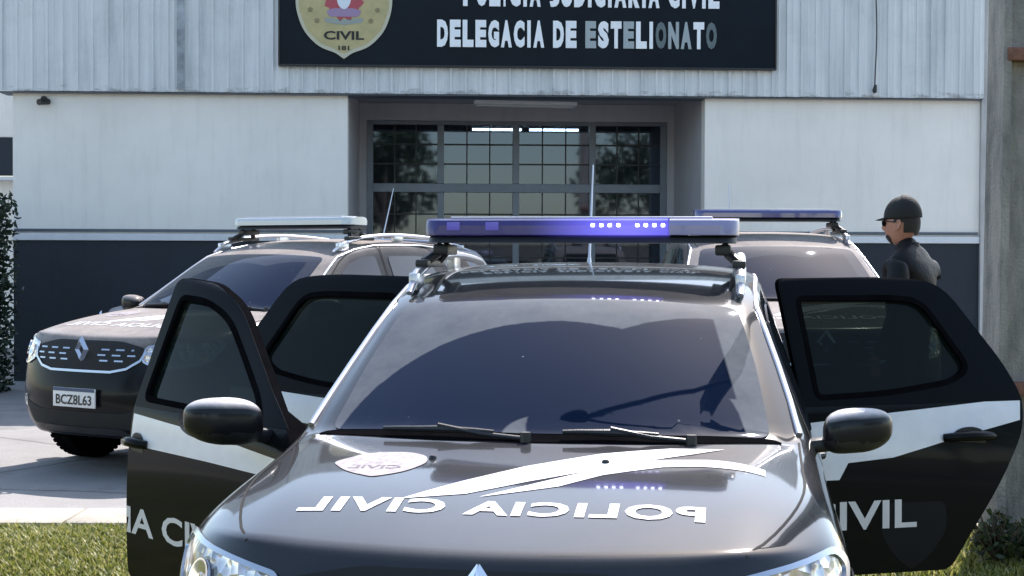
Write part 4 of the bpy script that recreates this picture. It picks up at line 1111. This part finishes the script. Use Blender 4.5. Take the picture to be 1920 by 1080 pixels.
for (z, m) in ((2.62, 'rust_band'), (.82, 'rust_band')):
    mm = MATS.get(m) or simple(m, (.20, .09, .06), .8, var=.35, vs_=30)
    bm = bmesh.new(); f = 1-.045*z; box(bm, (.02, 0, z), (.40*f+.0, .25*f+.03, .07), bevel=.006); bm_obj('band', bm, mm, pole, 30)
bm = bmesh.new(); tube(bm, [(0, 0, 5.7), (-.2, -.45, 5.95), (-.554, -.894, 6.02), (-1.067, -1.068, 6.03), (-1.898, -1.2, 6.03), (-2.695, -1.265, 6.02)], .024, 10); bm_obj('lamp_arm', bm, M_ALU, pole, 60)
bm = bmesh.new(); bmesh.ops.create_icosphere(bm, subdivisions=3, radius=1)
for v in bm.verts: v.co = Vector((-2.84 + v.co.x*.22, -1.26 + v.co.y*.09, 6.02 + v.co.z*.07*(1 if v.co.z > 0 else .5)))
bm_obj('lamp_head', bm, M_ALU, pole, 60)

# ------------------------------------------------------------------ officer
def skin_fig(name, nodes, edges, m, parent, levels=2, root=None):
    me = bpy.data.meshes.new(name); names = list(nodes); ix = {n: i for i, n in enumerate(names)}
    me.from_pydata([nodes[n][0] for n in names], [(ix[a], ix[b]) for a, b in edges], [])
    o = bpy.data.objects.new(name, me); COL.objects.link(o)
    md = o.modifiers.new('s', 'SKIN'); md.use_smooth_shade = True; md.branch_smoothing = .3
    lay_ = me.skin_vertices[0].data
    for i, n in enumerate(names):
        r = nodes[n][1]; lay_[i].radius = r if hasattr(r, '__len__') else (r, r); lay_[i].use_root = (n == (root or names[0]))
    sb = o.modifiers.new('u', 'SUBSURF'); sb.levels = levels; sb.render_levels = levels
    dg = bpy.context.evaluated_depsgraph_get(); m2 = bpy.data.meshes.new_from_object(o.evaluated_get(dg))
    bpy.data.objects.remove(o); m2.materials.clear()
    for p in m2.polygons: p.use_smooth = True
    return link(name, m2, m, parent)
M_SKIN = simple('skin', (.42, .20, .14), .5, var=.1, vs_=20)
M_SHIRT = simple('black_uniform', (.006, .007, .009), .6, spec=.22, var=.35, vs_=14, bump=1.0, bs=14)
M_CAP = simple('black_cap', (.008, .009, .010), .8, bump=.3, bs=90)
M_HAIR = simple('dark_hair', (.012, .010, .008), .7, bump=.6, bs=120)
# the figure faces local -X (picture left), slightly away from the camera
off = empty('person', (2.46, 9.15, .06), R(-40)); tag(off, 'officer in black cap and black uniform standing beside the right patrol car, looking left', 'person')
N = {'pelvis': ((0,0,.96), (.15,.13)), 'waist': ((0,0,1.10), (.15,.12)), 'chest': ((.0,0,1.30), (.22,.15)), 'upper': ((.02,0,1.43), (.19,.12)), 'neckb': ((-.005,0,1.515), (.075,.07)), 'neck': ((-.03,0,1.57), (.062,.06)),
     'shR': ((.03,-.205,1.42), .082), 'elR': ((.06,-.275,1.14), .06), 'wrR': ((-.05,-.25,.90), .036), 'haR': ((-.09,-.24,.84), .038),
     'shL': ((.03,.195,1.42), .082), 'elL': ((-.02,.215,1.14), .058), 'wrL': ((-.08,.22,.92), .036), 'haL': ((-.12,.20,.86), .038),
     'hiR': ((0,-.10,.90), .105), 'knR': ((-.02,-.11,.50), .068), 'anR': ((.02,-.12,.09), .048), 'toR': ((-.14,-.13,.04), .04),
     'hiL': ((0,.10,.90), .105), 'knL': ((-.01,.12,.50), .068), 'anL': ((.03,.14,.09), .048), 'toL': ((-.13,.15,.04), .04)}
E = [('pelvis','waist'),('waist','chest'),('chest','upper'),('upper','neckb'),('neckb','neck'),('upper','shR'),('shR','elR'),('elR','wrR'),('wrR','haR'),('upper','shL'),('shL','elL'),('elL','wrL'),('wrL','haL'),
     ('pelvis','hiR'),('hiR','knR'),('knR','anR'),('anR','toR'),('pelvis','hiL'),('hiL','knL'),('knL','anL'),('anL','toL')]
body = skin_fig('body', N, E, M_SHIRT, off)
for s_, hx, hy, hz in ((-1, -.09, -.24, .84), (1, -.12, .20, .86)):      # hands: palm and five curled fingers
    n = {'w': ((hx+.03, hy, hz+.05), (.028,.022)), 'p': ((hx, hy, hz-.01), (.038,.016)), 'k': ((hx-.01, hy, hz-.05), (.036,.013))}; e = [('w','p'),('p','k')]
    for q, (dx, ln) in enumerate(((-.028,.062),(-.010,.072),(.009,.067),(.026,.052))):
        n['a%d'%q] = ((hx+dx-.01, hy, hz-.07), .0095); n['b%d'%q] = ((hx+dx-.018, hy-s_*.012, hz-.07-ln*.5), .0085); n['c%d'%q] = ((hx+dx-.012, hy-s_*.030, hz-.07-ln*.85), .007)
        e += [('k','a%d'%q),('a%d'%q,'b%d'%q),('b%d'%q,'c%d'%q)]
    n['t'] = ((hx-.045, hy-s_*.01, hz-.02), .011); n['u'] = ((hx-.055, hy-s_*.022, hz-.055), .009); e += [('p','t'),('t','u')]
    skin_fig('hand', n, e, M_SKIN, off, 1)
# head in profile to the left: built from rings, face modelled along -x
HC = Vector((-.045, 0, 1.665)); HS = 1.08
bm = bmesh.new(); bmesh.ops.create_uvsphere(bm, u_segments=48, v_segments=32, radius=1)
for v in bm.verts:
    x, y, z = v.co; f = -x
    X = x*.098; Y = y*.077; Z = z*.125
    if z < 0: X *= 1 + .0; Y *= 1 - .22*(-z); X += -.018*(-z)*(1 if x < 0 else .2); 
    if x > 0 and z < -.2: X *= 1 - .35*min(1, (-z-.2)/.8)
    if f > .55:      # nose, brow, lips, chin, eye sockets
        g = lambda a, b: math.exp(-(a*a)/(2*b*b))
        X -= .024*g(z+.22, .12)*g(y, .13) + .010*g(z+.05, .16)*g(y, .10)
        X += .008*g(z-.02, .09)*g(abs(y)-.36, .13)
        X -= .006*g(z-.16, .08) + .008*g(z+.55, .05)*g(y, .25) + .007*g(z+.66, .05)*g(y, .22) + .010*g(z+.92, .12)*g(y, .3)
    v.co = HC + Vector((X, Y, Z))
head = bm_obj('head', bm, M_SKIN, off, 80)
join_into(body, [])    # body stays its own mesh
for s_ in (-1, 1):
    bm = bmesh.new(); bmesh.ops.create_icosphere(bm, subdivisions=3, radius=1)
    for v in bm.verts:
        x, y, z = v.co; r_ = math.hypot(x, z); d_ = -.006 if r_ < .55 else 0
        v.co = HC + Vector((.008 + x*.020 + .008*z, s_*(.078 + y*.009 + d_), -.012 + z*.033))
    bm_obj('ear', bm, M_SKIN, head, 80)
bm = bmesh.new(); bmesh.ops.create_uvsphere(bm, u_segments=32, v_segments=20, radius=1)      # hair at back and sides
for v in list(bm.verts):
    x, y, z = v.co; v.co = HC + Vector((x*.103 + .004, y*.0815, z*.128 + .003))
bmesh.ops.delete(bm, geom=[v for v in bm.verts if (v.co - HC).x < -.035 or ((v.co-HC).z < -.055 - .3*max(0, (v.co-HC).x-.02)) or (abs((v.co-HC).y) > .06 and (v.co-HC).x < .03 and (v.co-HC).z < .0)], context='VERTS')
bm_obj('hair', bm, M_HAIR, head, 80)
bm = bmesh.new(); bmesh.ops.create_uvsphere(bm, u_segments=40, v_segments=24, radius=1)      # cap crown
for v in bm.verts:
    x, y, z = v.co; zz = z*.130 if z > 0 else z*.03
    v.co = HC + Vector((x*.112 + .004, y*.090, .036 + zz*(1 - .06*(x < 0)) + .012*x*-1*.0))
bmesh.ops.bisect_plane(bm, geom=bm.verts[:]+bm.edges[:]+bm.faces[:], plane_co=HC + Vector((0, 0, .022)), plane_no=(.12, 0, -1), clear_outer=True)
cap = bm_obj('cap', bm, M_CAP, head, 80)
bm = bmesh.new(); N2 = 14; R1 = []; R2 = []
for k in range(N2+1):
    a = R(-62 + 124*k/N2); R1.append(bm.verts.new(HC + Vector((-.100*math.cos(a)*1.0, .082*math.sin(a), .036)))); R2.append(bm.verts.new(HC + Vector((-.100*math.cos(a) - .068*math.cos(a)**.7, .084*math.sin(a), .020 - .010*math.sin(a)**2))))
for k in range(N2): bm.faces.new((R1[k], R1[k+1], R2[k+1], R2[k]))
bmesh.ops.solidify(bm, geom=bm.faces[:], thickness=.004); bm_obj('visor', bm, M_CAP, cap, 60)
bm = bmesh.new()
for s_ in (-1, 1):
    tube(bm, [HC + Vector((-.094, s_*.055, .012)), HC + Vector((-.05, s_*.080, .010)), HC + Vector((.005, s_*.084, .006))], .0035, 6)
    b3 = bmesh.ops.create_icosphere(bm, subdivisions=2, radius=1)
    for v in b3['verts']: v.co = HC + Vector((-.100 + v.co.x*.006 + .14*abs(v.co.y)*.03, s_*.034 + v.co.y*.029, .002 + v.co.z*.021))
tube(bm, [HC + Vector((-.106, -.012, .008)), HC + Vector((-.106, .012, .008))], .003, 6)
bm_obj('sunglasses', bm, M_GLASS, head, 60)
bm = bmesh.new(); bmesh.ops.create_uvsphere(bm, u_segments=40, v_segments=28, radius=1)      # short dark beard
for v in bm.verts:
    x, y, z = v.co; X, Y = x*.102, y*.0795
    if z < 0: Y *= 1 - .22*(-z); X += -.018*(-z)*(1 if x < 0 else .2)
    if z < -.6 and x < 0: X -= .008
    v.co = HC + Vector((X, Y, z*.128))
bmesh.ops.delete(bm, geom=[v for v in bm.verts if (v.co-HC).z > -.058 - .1*max(0, -(v.co-HC).x - .055) or (v.co-HC).x > -.050], context='VERTS')
bm_obj('beard', bm, M_HAIR, head, 80)
bm = bmesh.new()    # shirt collar
lathe(bm, [(0, .075), (.035, .071), (.036, .066), (.0, .068)], 'Z', (-.01, 0, 1.50), 28)
for v in bm.verts: v.co.z += .12*(v.co.x+.01) 
bm_obj('collar', bm, M_SHIRT, off, 60)

head.scale = (HS, HS, HS); head.location = HC*(1-HS) + Vector((0, 0, -.004))
# ------------------------------------------------------------------ plants
def leaf_mat(name, a, b, c):
    m, t, p = nmat(name); p.inputs['Roughness'].default_value = .45
    g = nd(t, 'ShaderNodeNewGeometry'); cc = ramp(t, g.outputs['Random Per Island'], [(0, a), (.5, b), (1, c)])
    t.links.new(cc, p.inputs['Base Color'])
    tr = nd(t, 'ShaderNodeBsdfTranslucent'); t.links.new(cc, tr.inputs[0]); mx = nd(t, 'ShaderNodeMixShader'); mx.inputs[0].default_value = .35
    t.links.new(p.outputs[0], mx.inputs[1]); t.links.new(tr.outputs[0], mx.inputs[2]); t.links.new(mx.outputs[0], t.nodes['Material Output'].inputs[0])
    return m
M_LEAF = leaf_mat('tree_leaves', (.018, .030, .010), (.032, .052, .018), (.06, .085, .03))
M_LEAFD = leaf_mat('hedge_leaves', (.015, .028, .018), (.03, .05, .03), (.055, .08, .045))
M_BARK = simple('bark', (.12, .09, .07), .9, var=.4, vs_=12, bump=.6, bs=30)
def leaf(bm, p, L, wd):
    d = Vector((random.gauss(0,1), random.gauss(0,1), random.gauss(0,.7))).normalized(); s_ = d.cross(Vector((random.gauss(0,1), random.gauss(0,1), random.gauss(0,1)))).normalized()*wd
    v = [bm.verts.new(p - d*L/2), bm.verts.new(p + s_), bm.verts.new(p + d*L/2), bm.verts.new(p - s_)]; bm.faces.new(v)
def tree(x, y, h, r, n, label, L=.22, trunk=.16, group=None, zb=-.2):
    t = empty('tree', (x, y, zb)); tag(t, label, 'tree', group)
    rnd = random.Random(int(x*31+y*7)); bm = bmesh.new()
    tube(bm, [(0,0,0), (.05,0,h*.25), (-.04,.05,h*.5), (.03,0,h*.72)], [trunk, trunk*.8, trunk*.6, trunk*.35], 10)
    cl = []
    for k in range(16):
        a = rnd.uniform(0, 6.28); rr = r*rnd.uniform(.25, .85); z = h*rnd.uniform(.45, .95)
        e = Vector((rr*math.cos(a), rr*math.sin(a), z)); tube(bm, [(0,0,h*rnd.uniform(.28,.5)), (e.x*.5, e.y*.5, z*.8), e], [trunk*.35, trunk*.22, .02], 6)
        cl.append((e, r*rnd.uniform(.28, .50)))
    bm_obj('trunk', bm, M_BARK, t, 60)
    bm = bmesh.new()
    for k in range(n):
        c, cr_ = cl[k % 16]; q = Vector((random.gauss(0,1), random.gauss(0,1), random.gauss(0,.8))).normalized()*cr_*random.random()**.45
        leaf(bm, c + q, L*random.uniform(.6, 1.2), L*.28)
    bm_obj('crown', bm, M_LEAF, t)
    return t
BG = 'mirrored and added unseen trees across the street behind the photographer'  # all but the two mirrored trees are unseen, added to darken reflections
for (x, y, h, r, w_) in ((-1.6, -9.5, 7.2, 2.3, 'bushy tree mirrored in the left pane of the entrance'), (8.2, -10.5, 8.5, 3.7, 'broad tree mirrored in the right panes of the entrance'),
        (-7.6, -11, 8, 3.2, 'unseen tree added across the street left of the bushy one'), (-14.5, -10, 9, 4.0, 'unseen tall tree added across the street, second from the left end'), (-22, -9, 9, 4.2, 'leftmost unseen tall tree added across the street'),
        (14.5, -11, 8, 3.6, 'unseen tree added across the street right of the broad one'), (20.5, -10, 9, 4.0, 'unseen tall tree added across the street, second from the right end'), (27, -9, 9, 4.2, 'rightmost unseen tall tree added across the street')):
    tree(x, y, h, r, 3800, w_, group=BG, zb=-.3, L=.30)
k_ = empty('added_unseen_wall', (0, -19.5, -.3)); tag(k_, 'long low unseen wall added across the street behind the trees', 'wall')
M_BW = wall_mat('added_wall_plaster', (.16, .15, .14), .3)  # wall out of view, added for the reflections
bpart('added_wall_masonry', [(-45, 45, 0, .2, 0, 2.3)], M_BW, k_); bpart('added_wall_coping', [(-45.1, 45.1, -.05, .25, 2.303, 2.38)], M_POLE, k_)
# hedge at the left corner
t = empty('hedge', (-5.83, 16.2, 0)); tag(t, 'dark dense hedge at the left edge beside the station corner', 'hedge')
bm = bmesh.new()
for k in range(16000):
    leaf(bm, Vector((random.uniform(-1.0, .22)+.04*random.gauss(0,1), random.uniform(-.5, .5), random.uniform(0, 2.15)+.05*random.gauss(0,1))), .09, .022)
bm_obj('foliage', bm, M_LEAFD, t)
bm = bmesh.new()
for x in (-.8, -.4, 0): tube(bm, [(x, 0, 0), (x+.05, .03, 1), (x, 0, 1.8)], [.03, .025, .01], 8)
bm_obj('stems', bm, M_BARK, t, 60)
# weeds at the foot of the pole
G2 = 'weeds around the foot of the concrete pole'
def weed(x, y, n, h, label):
    z = ground_z(y)-.03; t = empty('weed', (x, y, z)); tag(t, label, 'plant', G2); bm = bmesh.new(); b2 = bmesh.new()
    for k in range(n):
        a = random.uniform(0, 6.28); rr = random.uniform(.02, .16); e = Vector((rr*math.cos(a), rr*math.sin(a), h*random.uniform(.4, 1)))
        tube(b2, [(0,0,0), e*.6, e], .003, 4)
        for q in range(7): leaf(bm, e*random.uniform(.35, 1) + Vector((random.gauss(0,.02), random.gauss(0,.02), random.gauss(0,.02))), .06, .014)
    bm_obj('leaves', bm, M_LEAF, t); bm_obj('stalks', b2, M_BARK, t)
weed(2.50, 7.55, 34, .30, 'low leafy weed just left of the concrete pole')
weed(2.72, 7.62, 26, .22, 'low leafy weed right in front of the concrete pole')
weed(2.98, 7.5, 34, .34, 'taller leafy weed at the right edge, in front of the pole')
# neighbour building past the left corner
nb = empty('neighbour_building', (-9.6, 24, 0)); tag(nb, 'pale building with a navy band glimpsed past the left corner of the station', 'building')
bpart('wall', [(-3, 2.6, 0, 3, 0, 2.75)], M_WALL, nb); bpart('navy_band', [(-3, 2.65, -.05, 0, 2.80, 3.42)], M_NAVY, nb)
bpart('upper_wall', [(-3, 2.6, -.01, 3, 3.43, 4.3)], M_WALL, nb); bpart('ledge', [(-3, 2.75, -.3, -.06, 2.72, 2.78)], M_TRIM, nb)
